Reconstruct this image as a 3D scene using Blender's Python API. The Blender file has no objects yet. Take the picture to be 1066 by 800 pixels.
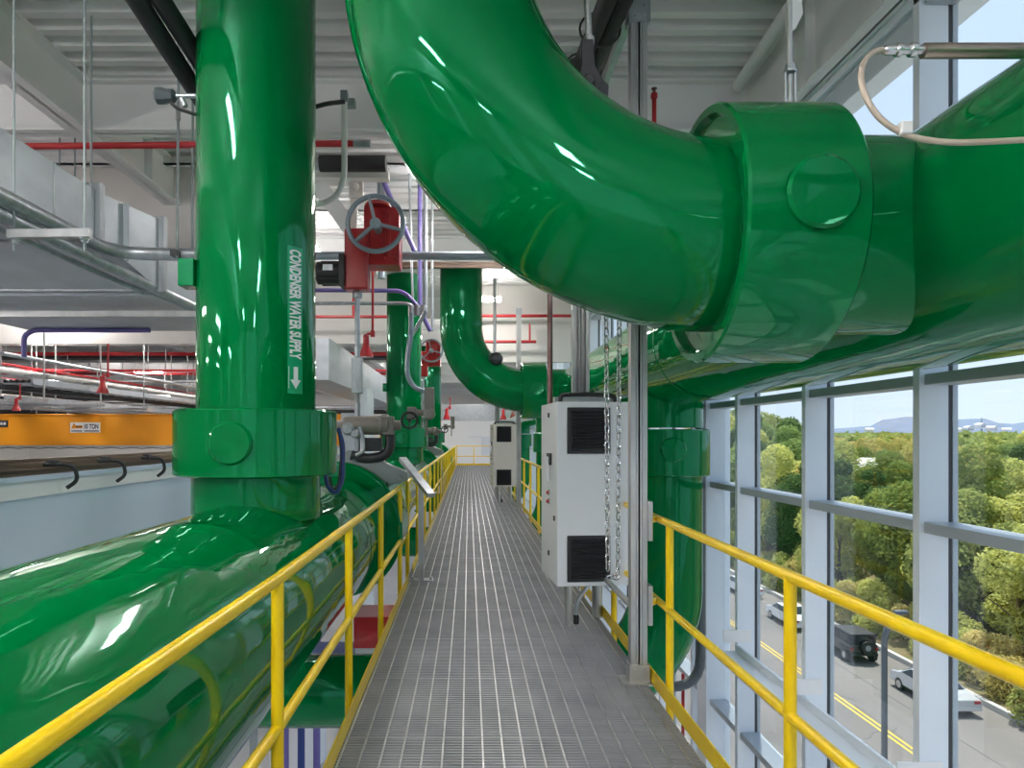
import bpy, bmesh, math, random
from mathutils import Vector, Matrix
random.seed(7)
C = bpy.context.scene.collection
PI = math.pi
H = 1.63          # eye height above the grating
F = 711.0         # focal length in pixels of the 1066 px wide frame
def P(px, py, y):  # a measured direction at a chosen real depth -> point in the room
    return Vector(((px-488.0)/F*y, y, H-(py-454.0)/F*y))
ORD = ['first','second','third','fourth','fifth','sixth','seventh','eighth','ninth','tenth','eleventh','twelfth']

# ------------------------------------------------------------------ materials
def mat(name, col, rough=.5, metal=0., coat=0., noise=None, bump=None, emit=None, spec=.5, rnd=None):
    m = bpy.data.materials.new(name); m.use_nodes = True
    nt = m.node_tree; b = nt.nodes['Principled BSDF']
    b.inputs['Base Color'].default_value = (*col, 1)
    b.inputs['Roughness'].default_value = rough
    b.inputs['Metallic'].default_value = metal
    b.inputs['Coat Weight'].default_value = coat
    b.inputs['Coat Roughness'].default_value = .03
    b.inputs['Specular IOR Level'].default_value = spec
    if emit:
        b.inputs['Emission Color'].default_value = (*emit[0], 1)
        b.inputs['Emission Strength'].default_value = emit[1]
    if noise or bump:
        tc = nt.nodes.new('ShaderNodeTexCoord')
    if noise:   # (scale, second colour, contrast, stretch)
        sc, c2, stretch = noise
        mp = nt.nodes.new('ShaderNodeMapping'); mp.inputs['Scale'].default_value = stretch
        nz = nt.nodes.new('ShaderNodeTexNoise'); nz.inputs['Scale'].default_value = sc
        nz.inputs['Detail'].default_value = 5
        rp = nt.nodes.new('ShaderNodeValToRGB')
        rp.color_ramp.elements[0].position = .35; rp.color_ramp.elements[1].position = .68
        rp.color_ramp.elements[0].color = (*col, 1); rp.color_ramp.elements[1].color = (*c2, 1)
        nt.links.new(tc.outputs['Object'], mp.inputs[0]); nt.links.new(mp.outputs[0], nz.inputs[0])
        nt.links.new(nz.outputs[0], rp.inputs[0]); nt.links.new(rp.outputs[0], b.inputs['Base Color'])
    if bump:    # (scale, strength, distance)
        n2 = nt.nodes.new('ShaderNodeTexNoise'); n2.inputs['Scale'].default_value = bump[0]
        n2.inputs['Detail'].default_value = 2
        bp = nt.nodes.new('ShaderNodeBump'); bp.inputs['Strength'].default_value = bump[1]
        bp.inputs['Distance'].default_value = bump[2]
        nt.links.new(tc.outputs['Object'], n2.inputs[0]); nt.links.new(n2.outputs[0], bp.inputs['Height'])
        nt.links.new(bp.outputs[0], b.inputs['Normal']); nt.links.new(bp.outputs[0], b.inputs['Coat Normal'])
    return m

M = {}
M['green'] = mat('green gloss jacket', (.0,.150,.035), .035, 0, 0., bump=(1.5,.20,.05), spec=.5)
M['green'].node_tree.nodes['Principled BSDF'].inputs['Specular Tint'].default_value = (.28,1.,.72,1)
M['green_label'] = mat('green label film', (.01,.36,.16), .25)
M['yellow'] = mat('yellow safety paint', (.88,.62,.006), .3, noise=(5,(.80,.52,.004),(1,1,1)))
M['galv'] = mat('galvanized steel', (.50,.53,.56), .38, .75, noise=(14,(.36,.39,.42),(1,1,.3)))
M['strut'] = mat('galvanized channel', (.56,.57,.57), .36, .7, noise=(9,(.42,.43,.44),(1,1,.25)))
M['grate'] = mat('grating steel', (.40,.41,.43), .42, .3, noise=(3,(.31,.32,.34),(1,1,1)))
M['duct'] = mat('duct sheet metal', (.50,.54,.59), .42, .25, noise=(3,(.42,.46,.51),(1,1,2)))
M['white'] = mat('white paint', (.82,.82,.82), .45)
M['cream'] = mat('warm off-white paint', (.78,.75,.72), .6)
M['deck'] = mat('white deck', (.80,.79,.79), .5, noise=(.7,(.60,.59,.60),(1,1,1)))
M['frame'] = mat('sky tinted white frame', (.76,.82,.89), .38)  # white paint, bluish tint put in for the sky it reflects
M['frame_dark'] = mat('grey gasket', (.05,.055,.06), .5)
M['floor'] = mat('sealed concrete', (.52,.52,.53), .3, noise=(.5,(.44,.44,.46),(1,1,1)))
M['box'] = mat('light grey enclosure', (.68,.71,.75), .4)
M['transom'] = mat('shade grey frame', (.40,.45,.50), .35)  # shade on the transoms painted as grey; outer frame is grey itself
M['box_warm'] = mat('beige grey enclosure', (.62,.60,.56), .42)
M['black'] = mat('black plastic', (.016,.017,.018), .45)
M['rubber'] = mat('black foam insulation', (.022,.022,.025), .6, bump=(18,.3,.01))
M['iron'] = mat('dark cast iron', (.032,.034,.04), .42, .0, noise=(12,(.022,.024,.028),(1,1,1)))
M['red'] = mat('red enamel', (.50,.012,.018), .3, 0, .5)
M['red_pipe'] = mat('red pipe paint', (.46,.022,.028), .35)
M['taupe'] = mat('taupe actuator paint', (.24,.22,.20), .42, .2)
M['grey'] = mat('grey machine paint', (.27,.31,.32), .4)
M['blue_wheel'] = mat('blue grey wheel paint', (.33,.39,.45), .35, .4)
M['blue'] = mat('blue cable jacket', (.02,.05,.22), .4)
M['purple'] = mat('violet conduit', (.15,.12,.36), .4)
M['orange'] = mat('orange crane paint', (.90,.35,.015), .4)
M['sign'] = mat('sign white', (.8,.8,.8), .4)
M['ink'] = mat('sign ink', (.015,.017,.03), .5)
M['letter'] = mat('white letters', (.85,.9,.92), .4)
M['girder'] = mat('pale blue girder paint', (.62,.71,.84), .32, noise=(.6,(.55,.64,.78),(1,.3,1)))
M['rust'] = mat('brown primer', (.16,.10,.065), .55, noise=(5,(.10,.07,.05),(1,.2,1)))
M['brown_pipe'] = mat('brown copper pipe', (.17,.09,.08), .35, .6, noise=(20,(.26,.18,.17),(1,1,.2)))
M['bronze'] = mat('brushed bronze', (.42,.34,.29), .28, .9, noise=(30,(.33,.26,.22),(.1,1,1)))
M['hose'] = mat('braided hose', (.50,.42,.35), .5, .3, bump=(160,.5,.004))
M['drain'] = mat('dark drain pipe', (.10,.115,.13), .35, .3)
M['lamp'] = mat('lamp diffuser', (.9,.9,.9), .5, emit=((1,.95,.91), 66))
M['asphalt'] = mat('asphalt', (.20,.182,.168), .9, noise=(.35,(.16,.148,.138),(1,.25,1)), bump=(30,.4,.02))
M['roadline'] = mat('road line yellow', (.75,.52,.05), .7)
M['kerb'] = mat('concrete kerb', (.52,.50,.47), .8)
M['soil'] = mat('leaf strewn soil', (.20,.14,.07), .95, noise=(1.5,(.12,.13,.04),(1,1,1)))
M['bark'] = mat('bark', (.10,.075,.055), .9)
M['chrome'] = mat('car alloy', (.6,.6,.62), .25, .9)
M['carglass'] = mat('car glass', (.015,.02,.025), .08)
M['car_silver'] = mat('silver car paint', (.62,.64,.67), .25, .3, 1)
M['car_white'] = mat('white car paint', (.8,.81,.83), .25, 0, 1)
M['car_black'] = mat('black car paint', (.015,.018,.02), .3, 0, 1)
M['tail'] = mat('tail lamp', (.35,.01,.01), .2)
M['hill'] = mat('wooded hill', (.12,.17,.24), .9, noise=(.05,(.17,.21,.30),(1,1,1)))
M['house'] = mat('house render', (.8,.78,.74), .7)
M['roof'] = mat('house roof', (.62,.58,.55), .8)

def leaf_mat(name, c1, c2):
    m = bpy.data.materials.new(name); m.use_nodes = True
    nt = m.node_tree; nt.nodes.clear()
    out = nt.nodes.new('ShaderNodeOutputMaterial'); mx = nt.nodes.new('ShaderNodeMixShader'); mx.inputs[0].default_value = .5
    d = nt.nodes.new('ShaderNodeBsdfDiffuse'); t = nt.nodes.new('ShaderNodeBsdfTranslucent')
    tc = nt.nodes.new('ShaderNodeTexCoord'); oi = nt.nodes.new('ShaderNodeObjectInfo')
    nz = nt.nodes.new('ShaderNodeTexNoise'); nz.inputs['Scale'].default_value = .9
    ad = nt.nodes.new('ShaderNodeMath'); ad.operation = 'MULTIPLY_ADD'; ad.inputs[1].default_value = .8; ad.inputs[2].default_value = -.42
    a2 = nt.nodes.new('ShaderNodeMath'); a2.operation = 'ADD'
    rp = nt.nodes.new('ShaderNodeValToRGB')
    rp.color_ramp.elements[0].position = .3; rp.color_ramp.elements[0].color = (*c1,1)
    rp.color_ramp.elements[1].position = .75; rp.color_ramp.elements[1].color = (*c2,1)
    nt.links.new(tc.outputs['Object'], nz.inputs[0]); nt.links.new(oi.outputs['Random'], ad.inputs[0])
    nt.links.new(ad.outputs[0], a2.inputs[0]); nt.links.new(nz.outputs[0], a2.inputs[1]); nt.links.new(a2.outputs[0], rp.inputs[0])
    nt.links.new(rp.outputs[0], d.inputs[0]); nt.links.new(rp.outputs[0], t.inputs[0])
    nt.links.new(d.outputs[0], mx.inputs[1]); nt.links.new(t.outputs[0], mx.inputs[2]); nt.links.new(mx.outputs[0], out.inputs[0])
    return m
M['leaf'] = leaf_mat('summer leaves', (.24,.30,.08), (.66,.66,.22))
M['leaf_dark'] = leaf_mat('dark leaves', (.13,.20,.07), (.36,.45,.15))
M['leaf_gold'] = leaf_mat('turning leaves', (.50,.46,.16), (.78,.64,.26))

def glass_mat():
    m = bpy.data.materials.new('window glass'); m.use_nodes = True
    nt = m.node_tree; nt.nodes.clear()
    out = nt.nodes.new('ShaderNodeOutputMaterial'); mx = nt.nodes.new('ShaderNodeMixShader')
    tr = nt.nodes.new('ShaderNodeBsdfTransparent'); tr.inputs[0].default_value = (.94,.97,.97,1)
    gl = nt.nodes.new('ShaderNodeBsdfGlossy'); gl.inputs['Roughness'].default_value = .02
    lw = nt.nodes.new('ShaderNodeLayerWeight'); lw.inputs[0].default_value = .5
    pw = nt.nodes.new('ShaderNodeMath'); pw.operation = 'POWER'; pw.inputs[1].default_value = 4.
    fr = nt.nodes.new('ShaderNodeMath'); fr.operation = 'MULTIPLY_ADD'; fr.inputs[1].default_value = .6; fr.inputs[2].default_value = .03
    nt.links.new(lw.outputs['Facing'], pw.inputs[0]); nt.links.new(pw.outputs[0], fr.inputs[0])
    nt.links.new(fr.outputs[0], mx.inputs[0]); nt.links.new(tr.outputs[0], mx.inputs[1]); nt.links.new(gl.outputs[0], mx.inputs[2])
    nt.links.new(mx.outputs[0], out.inputs[0]); return m
M['glass'] = glass_mat()

# ------------------------------------------------------------------ mesh helpers
class MB:
    def __init__(s): s.v = []; s.f = []
    def add(s, vs, fs):
        n = len(s.v); s.v += [tuple(v) for v in vs]; s.f += [tuple(i+n for i in f) for f in fs]; return s
    def box(s, x0, x1, y0, y1, z0, z1, T=None):
        vs = [Vector(p) for p in ((x0,y0,z0),(x1,y0,z0),(x1,y1,z0),(x0,y1,z0),(x0,y0,z1),(x1,y0,z1),(x1,y1,z1),(x0,y1,z1))]
        if T: vs = [T @ v for v in vs]
        return s.add(vs, [(3,2,1,0),(4,5,6,7),(0,1,5,4),(1,2,6,5),(2,3,7,6),(3,0,4,7)])
    def cbox(s, c, sx, sy, sz, T=None):
        return s.box(c[0]-sx/2,c[0]+sx/2,c[1]-sy/2,c[1]+sy/2,c[2]-sz/2,c[2]+sz/2,T)
    def bar(s, a, b, w, h, up=(0,0,1)):       # rectangular bar between two points
        a = Vector(a); b = Vector(b); d = (b-a).normalized(); u = Vector(up)
        if abs(d.dot(u)) > .95: u = Vector((0,1,0))
        x = d.cross(u).normalized(); u = x.cross(d).normalized()
        vs = [p + x*(i*w/2) + u*(j*h/2) for p in (a,b) for i,j in ((-1,-1),(1,-1),(1,1),(-1,1))]
        return s.add(vs, [(3,2,1,0),(4,5,6,7),(0,1,5,4),(1,2,6,5),(2,3,7,6),(3,0,4,7)])
    def prism(s, pts, d):                    # polygon (3-D points) extruded by vector d
        n = len(pts); d = Vector(d); vs = [Vector(p) for p in pts] + [Vector(p)+d for p in pts]
        return s.add(vs, [tuple(range(n))[::-1], tuple(range(n,2*n))] + [(i,(i+1)%n,(i+1)%n+n,i+n) for i in range(n)])
    def lathe(s, o, axis, prof, seg=32, cap=True):   # prof: (radius, distance along axis)
        o = Vector(o); a = Vector(axis).normalized(); u = a.orthogonal().normalized(); w = a.cross(u)
        vs = []
        for r, t in prof:
            for k in range(seg):
                th = 2*PI*k/seg; vs.append(o + a*t + u*(r*math.cos(th)) + w*(r*math.sin(th)))
        fs = []
        for i in range(len(prof)-1):
            for k in range(seg):
                k2 = (k+1)%seg; fs.append((i*seg+k, i*seg+k2, (i+1)*seg+k2, (i+1)*seg+k))
        if cap:
            fs.append(tuple(range(seg))[::-1]); fs.append(tuple((len(prof)-1)*seg+k for k in range(seg)))
        return s.add(vs, fs)
    def cyl(s, a, b, r, seg=16):
        a = Vector(a); b = Vector(b); return s.lathe(a, b-a, [(r,0),(r,(b-a).length)], seg)
    def tube(s, pts, r, seg=10, closed=False):
        pts = [Vector(p) for p in pts]; n = len(pts); vs = []; fs = []
        tang = []
        for i in range(n):
            if closed: t = pts[(i+1)%n]-pts[i-1]
            else: t = pts[min(i+1,n-1)]-pts[max(i-1,0)]
            tang.append(t.normalized())
        u = tang[0].orthogonal().normalized()
        for i in range(n):
            t = tang[i]; u = (u - t*u.dot(t)).normalized(); w = t.cross(u)
            k = 1.
            if 0 < i < n-1 and not closed:
                c = max(.5, (pts[i]-pts[i-1]).normalized().dot(t)); k = 1/c if len(pts) < 4 else 1
            rr = r[i] if isinstance(r,(list,tuple)) else r
            for q in range(seg):
                th = 2*PI*q/seg; vs.append(pts[i] + (u*math.cos(th) + w*math.sin(th))*rr*k)
        m = n if closed else n-1
        for i in range(m):
            j = (i+1)%n
            for q in range(seg):
                q2 = (q+1)%seg; fs.append((i*seg+q, i*seg+q2, j*seg+q2, j*seg+q))
        if not closed:
            fs.append(tuple(range(seg))[::-1]); fs.append(tuple((n-1)*seg+q for q in range(seg)))
        return s.add(vs, fs)
    def build(s, name, m, parent=None, smooth=True, bevel=0, angle=32):
        me = bpy.data.meshes.new(name); me.from_pydata(s.v, [], s.f)
        bm = bmesh.new(); bm.from_mesh(me); bmesh.ops.recalc_face_normals(bm, faces=bm.faces); bm.to_mesh(me); bm.free()
        me.materials.append(M[m] if isinstance(m,str) else m)
        if smooth:
            for p in me.polygons: p.use_smooth = True
            me.set_sharp_from_angle(angle=math.radians(angle))
        o = bpy.data.objects.new(name, me); C.objects.link(o)
        if parent is not None:
            o.parent = parent; o.matrix_parent_inverse = parent.matrix_basis.inverted()
        if bevel:
            bv = o.modifiers.new('bevel','BEVEL'); bv.width = bevel; bv.segments = 2; bv.limit_method = 'ANGLE'
        return o

def fillet(pts, r, n=6):     # round the inner corners of a polyline
    pts = [Vector(p) for p in pts]; out = [pts[0]]
    for i in range(1, len(pts)-1):
        a, b, c = pts[i-1], pts[i], pts[i+1]
        d1 = (a-b); d2 = (c-b); k = min(r, d1.length*.48, d2.length*.48)
        p = b + d1.normalized()*k; q = b + d2.normalized()*k
        for j in range(n+1):
            t = j/n; out.append(p*(1-t)**2 + b*2*t*(1-t) + q*t*t)
    out.append(pts[-1]); return out
def arc(c, r, a0, a1, u, v, n=24):
    c = Vector(c); u = Vector(u); v = Vector(v)
    return [c + u*(r*math.cos(a0+(a1-a0)*i/n)) + v*(r*math.sin(a0+(a1-a0)*i/n)) for i in range(n+1)]

def tag(o, label, cat, group=None, kind=None):
    o['label'] = label; o['category'] = cat
    if group: o['group'] = group
    if kind: o['kind'] = kind
    return o
def thing(name, label, cat, loc=(0,0,0), group=None, rz=0):
    o = bpy.data.objects.new(name, None); C.objects.link(o); o.location = loc; o.rotation_euler = (0,0,rz)
    o.empty_display_size = .1
    o.matrix_basis = Matrix.Translation(loc) @ Matrix.Rotation(rz,4,'Z')
    return tag(o, label, cat, group)
def struct(o): o['kind'] = 'structure'; return o
def single(mb, name, m, label, cat, group=None, **k): return tag(mb.build(name, m, **k), label, cat, group)
def dup(root, loc, label=None, rz=None):
    def cp(o, par):
        c = o.copy(); C.objects.link(c)
        if par is not None:
            mi = o.matrix_parent_inverse.copy(); c.parent = par; c.matrix_parent_inverse = mi
        for ch in o.children: cp(ch, c)
        return c
    r = cp(root, None); r.location = loc
    if rz is not None: r.rotation_euler.z = rz
    if label: r['label'] = label
    return r

def text_mesh(txt, size, bold=0., sx=1.):
    cu = bpy.data.curves.new('lettering','FONT'); cu.body = txt; cu.size = size; cu.offset = bold
    cu.align_x = 'LEFT'; cu.resolution_u = 3
    o = bpy.data.objects.new('lettering', cu); C.objects.link(o)
    bpy.context.view_layer.update()
    me = bpy.data.meshes.new_from_object(o.evaluated_get(bpy.context.evaluated_depsgraph_get()))
    bpy.data.objects.remove(o); 
    for v in me.vertices: v.co.x *= sx
    return me
def place_mesh(me, name, m, fn, parent=None):
    for v in me.vertices: v.co = fn(v.co)
    me.materials.clear(); me.materials.append(M[m])
    o = bpy.data.objects.new(name, me); C.objects.link(o)
    if parent is not None: o.parent = parent; o.matrix_parent_inverse = parent.matrix_basis.inverted()
    return o

# ================================================================== SETTING
ZC = 5.2            # underside of roof deck
XG = 3.10           # glass plane
# roof deck: flutes run across the room
m = MB(); y = -9.; pr = []
while y < 56:
    pr += [(y,ZC),(y+.09,ZC),(y+.125,ZC+.075),(y+.215,ZC+.075)]; y += .25
vs = [(x,yy,zz) for x in (-36,3.4) for yy,zz in pr]; n = len(pr)
m.add(vs, [(i,i+1,n+i+1,n+i) for i in range(n-1)])
m.box(-36,3.4,-9,56,ZC+.08,ZC+.2)
struct(m.build('ceiling','deck',smooth=False))
struct(MB().box(-36,3.4,-9,56,-7.2,-7).build('floor','floor'))
struct(MB().box(-36.2,-36,-9,56,-7,ZC+.2).build('wall_left','cream'))
struct(MB().box(-36,3.4,56,56.2,-7,ZC+.2).build('wall_far','cream'))
# rear wall behind the camera, its tall openings added for more ambient light
m = MB()
for x0,x1 in ((-36,-20),(-18.6,-12),(-10.6,-5),(-3.6,-2.0),(2.4,3.4)): m.box(x0,x1,-9.2,-9,-7,ZC+.2)
for z0,z1 in ((-7,-.5),(4.2,ZC+.2)): m.box(-36,3.4,-9.2,-9,z0,z1)
struct(m.build('wall_rear','cream'))
# catwalk grating: panels of bearing bars across, cross rods along
m = MB(); mr = MB(); W0, W1 = -.707, 1.17; PL = .90
nb = 30
for k in range(nb):
    yy = k*PL/nb+.0025; m.box(W0,W1,yy,yy+.007,-.032,0)
m.box(W0,W0+.005,0,PL-.004,-.032,0); m.box(W1-.005,W1,0,PL-.004,-.032,0)
m.box(W0,W1,PL-.011,PL-.004,-.032,.001)
x = W0+.055
while x < W1-.02:
    mr.box(x-.0045,x+.0045,0,PL-.004,-.009,.0035); x += .1035
g0 = struct(m.build('floor_grating','grate',smooth=False)); gr = mr.build('cross_rod','strut',g0,smooth=False); g0.location = (0,-2.7+.09,0)
for k in range(1,45):
    g = g0.copy(); C.objects.link(g); g.location = (0,-2.7+.09+k*PL,0)
    q = gr.copy(); C.objects.link(q); q.parent = g
# stringers and cross channels that carry the catwalk
m = MB()
for xx in (-.70,1.13): m.box(xx,xx+.06,-2.7,37.9,-.28,-.035)
y = -1.9
while y < 37.8: m.box(-.64,1.13,y,y+.07,-.24,-.04); y += 2.7
struct(m.build('floor_stringer','grey'))
# ceiling beams
def ibeam_x(y, x0, x1, zb, zt, fl=.19):
    m = MB(); m.box(x0,x1,y-.008,y+.008,zb,zt); m.box(x0,x1,y-fl/2,y+fl/2,zb,zb+.022); m.box(x0,x1,y-fl/2,y+fl/2,zt-.022,zt)
    return m
def ibeam_y(x, y0, y1, zb, zt, fl=.22):
    m = MB(); m.box(x-.008,x+.008,y0,y1,zb,zt); m.box(x-fl/2,x+fl/2,y0,y1,zb,zb+.022); m.box(x-fl/2,x+fl/2,y0,y1,zt-.022,zt)
    y = y0+1.
    while y < y1: m.box(x-fl/2+.01,x+fl/2-.01,y,y+.012,zb,zt); y += 2.7
    return m
BEAMY = [-3.8,1.6,6.9,12.3,17.7,23.1,28.5,33.9,39.3,44.7,50.1]
for yb in BEAMY: struct(ibeam_x(yb,-36,3.2,H+3.055,ZC-.002).build('beam','white',smooth=False))
for xb in (-3.9,-10.2,-16.6,-23.,-29.4): struct(ibeam_y(xb,-9,56,H+3.06-.02,ZC).build('beam','white',smooth=False))
struct(ibeam_y(2.80,-9,56,H+2.82,ZC,.20).build('beam','white',smooth=False))
# joist angles under the deck
for yb in (3.3,5.1,8.7,10.5):
    struct(MB().box(-10,2.6,yb,yb+.05,ZC-.10,ZC-.002).box(-10,2.6,yb,yb+.10,ZC-.10,ZC-.088).build('joist','white',smooth=False))
# hanging bulkheads
struct(MB().box(-36,-3.35,9.0,9.15,H+1.52,ZC).build('wall_bulkhead','cream'))
struct(MB().box(-12,-1.62,13.35,13.5,H+1.8,ZC).build('wall_bulkhead','cream'))
struct(MB().box(.1,3.0,16.2,16.35,H+1.75,ZC).build('wall_bulkhead','cream'))
# diagonal tube braces at the roof
for a,b in ((P(768,90,6.75),P(832,-6,5.3)),(P(620,-60,5.6),P(640,-10,6.7))):
    struct(MB().cyl(a,b,.055,20).build('roof_brace','white'))
struct(MB().prism([P(748,75,6.75),P(752,56,6.75),P(762,46,6.75),P(812,46,6.75),P(795,75,6.75)],(0,.015,0)).build('brace_plate','white'))
# white end wall of the gallery with corrugated band
m = MB()
for k in range(60):
    x = -3.+k*.1; m.box(x,x+.06,41.0,41.06,H+.9,H+1.9)
m.box(-3,3.05,41.06,41.2,H+.9,H+1.9)
struct(m.build('wall_corrugated','galv'))
m = MB().box(-2.4,3.05,41,41.2,-4,H+.9)
struct(m.build('wall_end','white'))
m = MB().box(.75,1.55,40.93,40.998,H-1.2,H-.1).box(-.1,2.2,40.96,40.99,H-.1,H-.04)
struct(m.build('trim_1','box'))

# ---- window wall: one window unit per bay
def window(y0, y1, zt_list, n):
    r = bpy.data.objects.new('window_%d'%n, None); C.objects.link(r); struct(r)
    r.matrix_basis = Matrix.Translation((XG,y0,-4)); r.location = (XG,y0,-4)
    f = MB().box(2.85,3.035,y0,y0+.065,-7,ZC).build('mullion','frame',r,smooth=False,bevel=.003)
    MB().box(3.036,3.062,y0+.008,y0+.057,-7,H+2.75).build('gasket','frame_dark',r,smooth=False)
    MB().box(3.063,3.095,y0,y0+.065,-7,H+2.75).build('outer_frame','transom',r,smooth=False)
    for z in zt_list:
        MB().box(2.88,3.08,y0+.067,y1-.002,z-.035,z+.035).build('transom','transom',r,smooth=False,bevel=.004)
    zs = [-7]+zt_list
    for a,b in zip(zs[:-1],zs[1:]):
        MB().box(3.055,3.063,y0+.07,y1-.004,a+.03,b-.03).build('pane','glass',r,smooth=False)
    return r
k = 0
for i in range(-9,36):
    y0 = 4.32+1.465*i
    window(y0, y0+1.465, [-5.2,-3.3,-1.55,H-.58,H+.355,H+1.6,H+2.76], k+1); k += 1
struct(MB().box(2.85,3.3,-9,56,H+2.76,ZC+.1).build('wall_right','frame'))
for yc in (8.15,16.95,25.7,34.5,-.6):
    struct(MB().box(2.83,3.12,yc,yc+.32,-7,ZC).build('column','frame',bevel=.006))
# white girt beam behind the rail: channel with an outer lip and clip angles
zg = H-2.26
m = MB().box(2.58,2.82,-9,7.18,zg-.03,zg).box(2.80,2.83,-9,7.18,zg,zg+.07).box(2.58,2.595,-9,7.18,zg-.06,zg-.03)
struct(m.build('girt_beam','frame',smooth=False,bevel=.003))
for i in range(-9,3):
    y0 = 4.32+1.465*i
    m = MB().box(2.70,2.99,y0-.014,y0-.001,zg+.07,zg+.20)
    for zz in (.105,.155): m.cyl((2.93,y0-.02,zg+zz),(2.93,y0-.0135,zg+zz),.009,8)
    struct(m.build('clip_angle','white'))

# ================================================================== GREEN PIPEWORK
HX, HZ, HR = 2.27, H+.888, .55           # right header
LX, LZ, LR = -1.453, H-1.017, .58        # left header
def ring_profile(R, L, b=.02): return [(R-b*2,0),(R-b,.004),(R,b),(R,L-b),(R-b,L-.004),(R-b*2,L)]
t = thing('header_pipe','huge glossy green header pipe lying low along the left rail','pipe',(LX,-3,LZ))
MB().lathe((LX,-4,LZ),(0,1,0),[(LR,0),(LR,11.1),(LR,40)],96).build('jacket','green',t)
MB().lathe((LX,6.1,LZ),(0,1,0),[(LR+.001,0),(LR+.004,.01),(LR+.004,.03),(LR+.001,.04)],96,False).build('seam_band','green',t)
for yy in (7.35,18.1,28.9):
    MB().lathe((LX,yy,LZ),(0,1,0),ring_profile(.74,.75),80,False).lathe((LX,yy+.01,LZ),(0,1,0),[(LR-.05,0),(.70,0)],80,False).lathe((LX,yy+.74,LZ),(0,1,0),[(LR-.05,0),(.70,0)],80,False).build('flange_jacket','green',t)
t = thing('header_pipe','huge glossy green header pipe overhead along the window wall','pipe',(HX,-4,HZ))
MB().lathe((HX,-6,HZ),(0,1,0),[(HR,0),(HR,44)],96).build('jacket','green',t)
for yy in (.9,6.35,11.8):
    MB().lathe((HX,yy,HZ),(0,1,0),[(HR+.001,0),(HR+.004,.01),(HR+.004,.03),(HR+.001,.04)],96,False).build('seam_band','green',t)

def riser(Y, label, lettered=False):
    t = thing('riser_pipe',label,'pipe',(LX,Y,LZ+LR-.1),'vertical green risers on the left header')
    MB().cyl((LX,Y,LZ+LR-.12),(LX,Y,1.40),.425,64).build('stub','green',t)
    MB().cyl((LX,Y,1.6),(LX,Y,ZC-.003),.393,72).build('jacket','green',t)
    MB().lathe((LX,Y,1.365),(0,0,1),[(.40,0),(.515,0),(.537,.012),(.537,.425),(.525,.437),(.39,.437)],80,False).build('coupling_jacket','green',t)
    MB().lathe((LX,Y-.50,1.585),(0,-1,0),[(.135,0),(.135,.04),(.122,.052),(.0,.053)],40,False).build('end_cap','green',t)
    MB().box(LX-.445,LX-.34,Y-.24,Y-.10,H+.98,H+1.16).build('lug','green',t,bevel=.006)
    return t
r1 = riser(4.69,'nearest and largest vertical green riser, lettered in white, on the left header')
riser(15.3,'second vertical green riser from the camera, behind the red handwheel')
riser(26.1,'third vertical green riser, small and far, left of the catwalk')
# lettering on the first riser
Y1 = 4.69; fa = math.atan2(-Y1, -LX); a0 = fa+math.radians(37.5)
def on_riser(s_, z_, dr):   # s_: arc length anticlockwise (to the right in view)
    a = a0 + s_/.393
    return Vector((LX+(.393+dr)*math.cos(a), Y1+(.393+dr)*math.sin(a), z_))
ztop = H+(454-252)/F*4.35; zbot = H+(454-409)/F*4.35
m = MB(); nn = 10
vs = [on_riser(-.062+.124*i/nn, z, .0015) for z in (zbot,ztop) for i in range(nn+1)]
m.add(vs,[(i,i+1,nn+2+i,nn+1+i) for i in range(nn)]); m.build('pipe_marker','green_label',r1)
me = text_mesh('CONDENSER WATER SUPPLY',.118,.0048)
xm = max(v.co.x for v in me.vertices); kx = (ztop-zbot-.245)/xm
bm = bmesh.new(); bm.from_mesh(me)
for i in range(1,8): bmesh.ops.bisect_plane(bm, geom=bm.verts[:]+bm.edges[:]+bm.faces[:], plane_co=(0,.0125*i,0), plane_no=(0,1,0))
bm.to_mesh(me); bm.free()
place_mesh(me,'lettering','letter',lambda c: on_riser(c.y*1.05-.043, ztop-.02-c.x*kx, .0035), r1)
za = zbot+.175
def ar(pts):
    m = MB(); n = len(pts); m.add([on_riser(s_,z_,.0035) for s_,z_ in pts],[tuple(range(n))]); return m
aw = ar([(-.018,za),(.018,za),(.018,za-.085),(-.018,za-.085)])
for i in range(4):
    s0, s1 = -.042+.021*i, -.042+.021*(i+1); q = lambda s_: za-.145+abs(s_)/.042*.06
    n = len(aw.v); aw.add([on_riser(s0,za-.085,.0035),on_riser(s1,za-.085,.0035),on_riser(s1,q(s1),.0035),on_riser(s0,q(s0),.0035)],[(0,1,2,3)])
aw.build('flow_arrow','letter',r1)
m = MB()
for i in range(12): 
    z0 = za-.012*i; m.add([on_riser(-.056,z0,.003),on_riser(-.051,z0,.003),on_riser(-.051,z0-.008,.003),on_riser(-.056,z0-.008,.003)],[(0,1,2,3)])
m.build('small_print','letter',r1)

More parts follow.
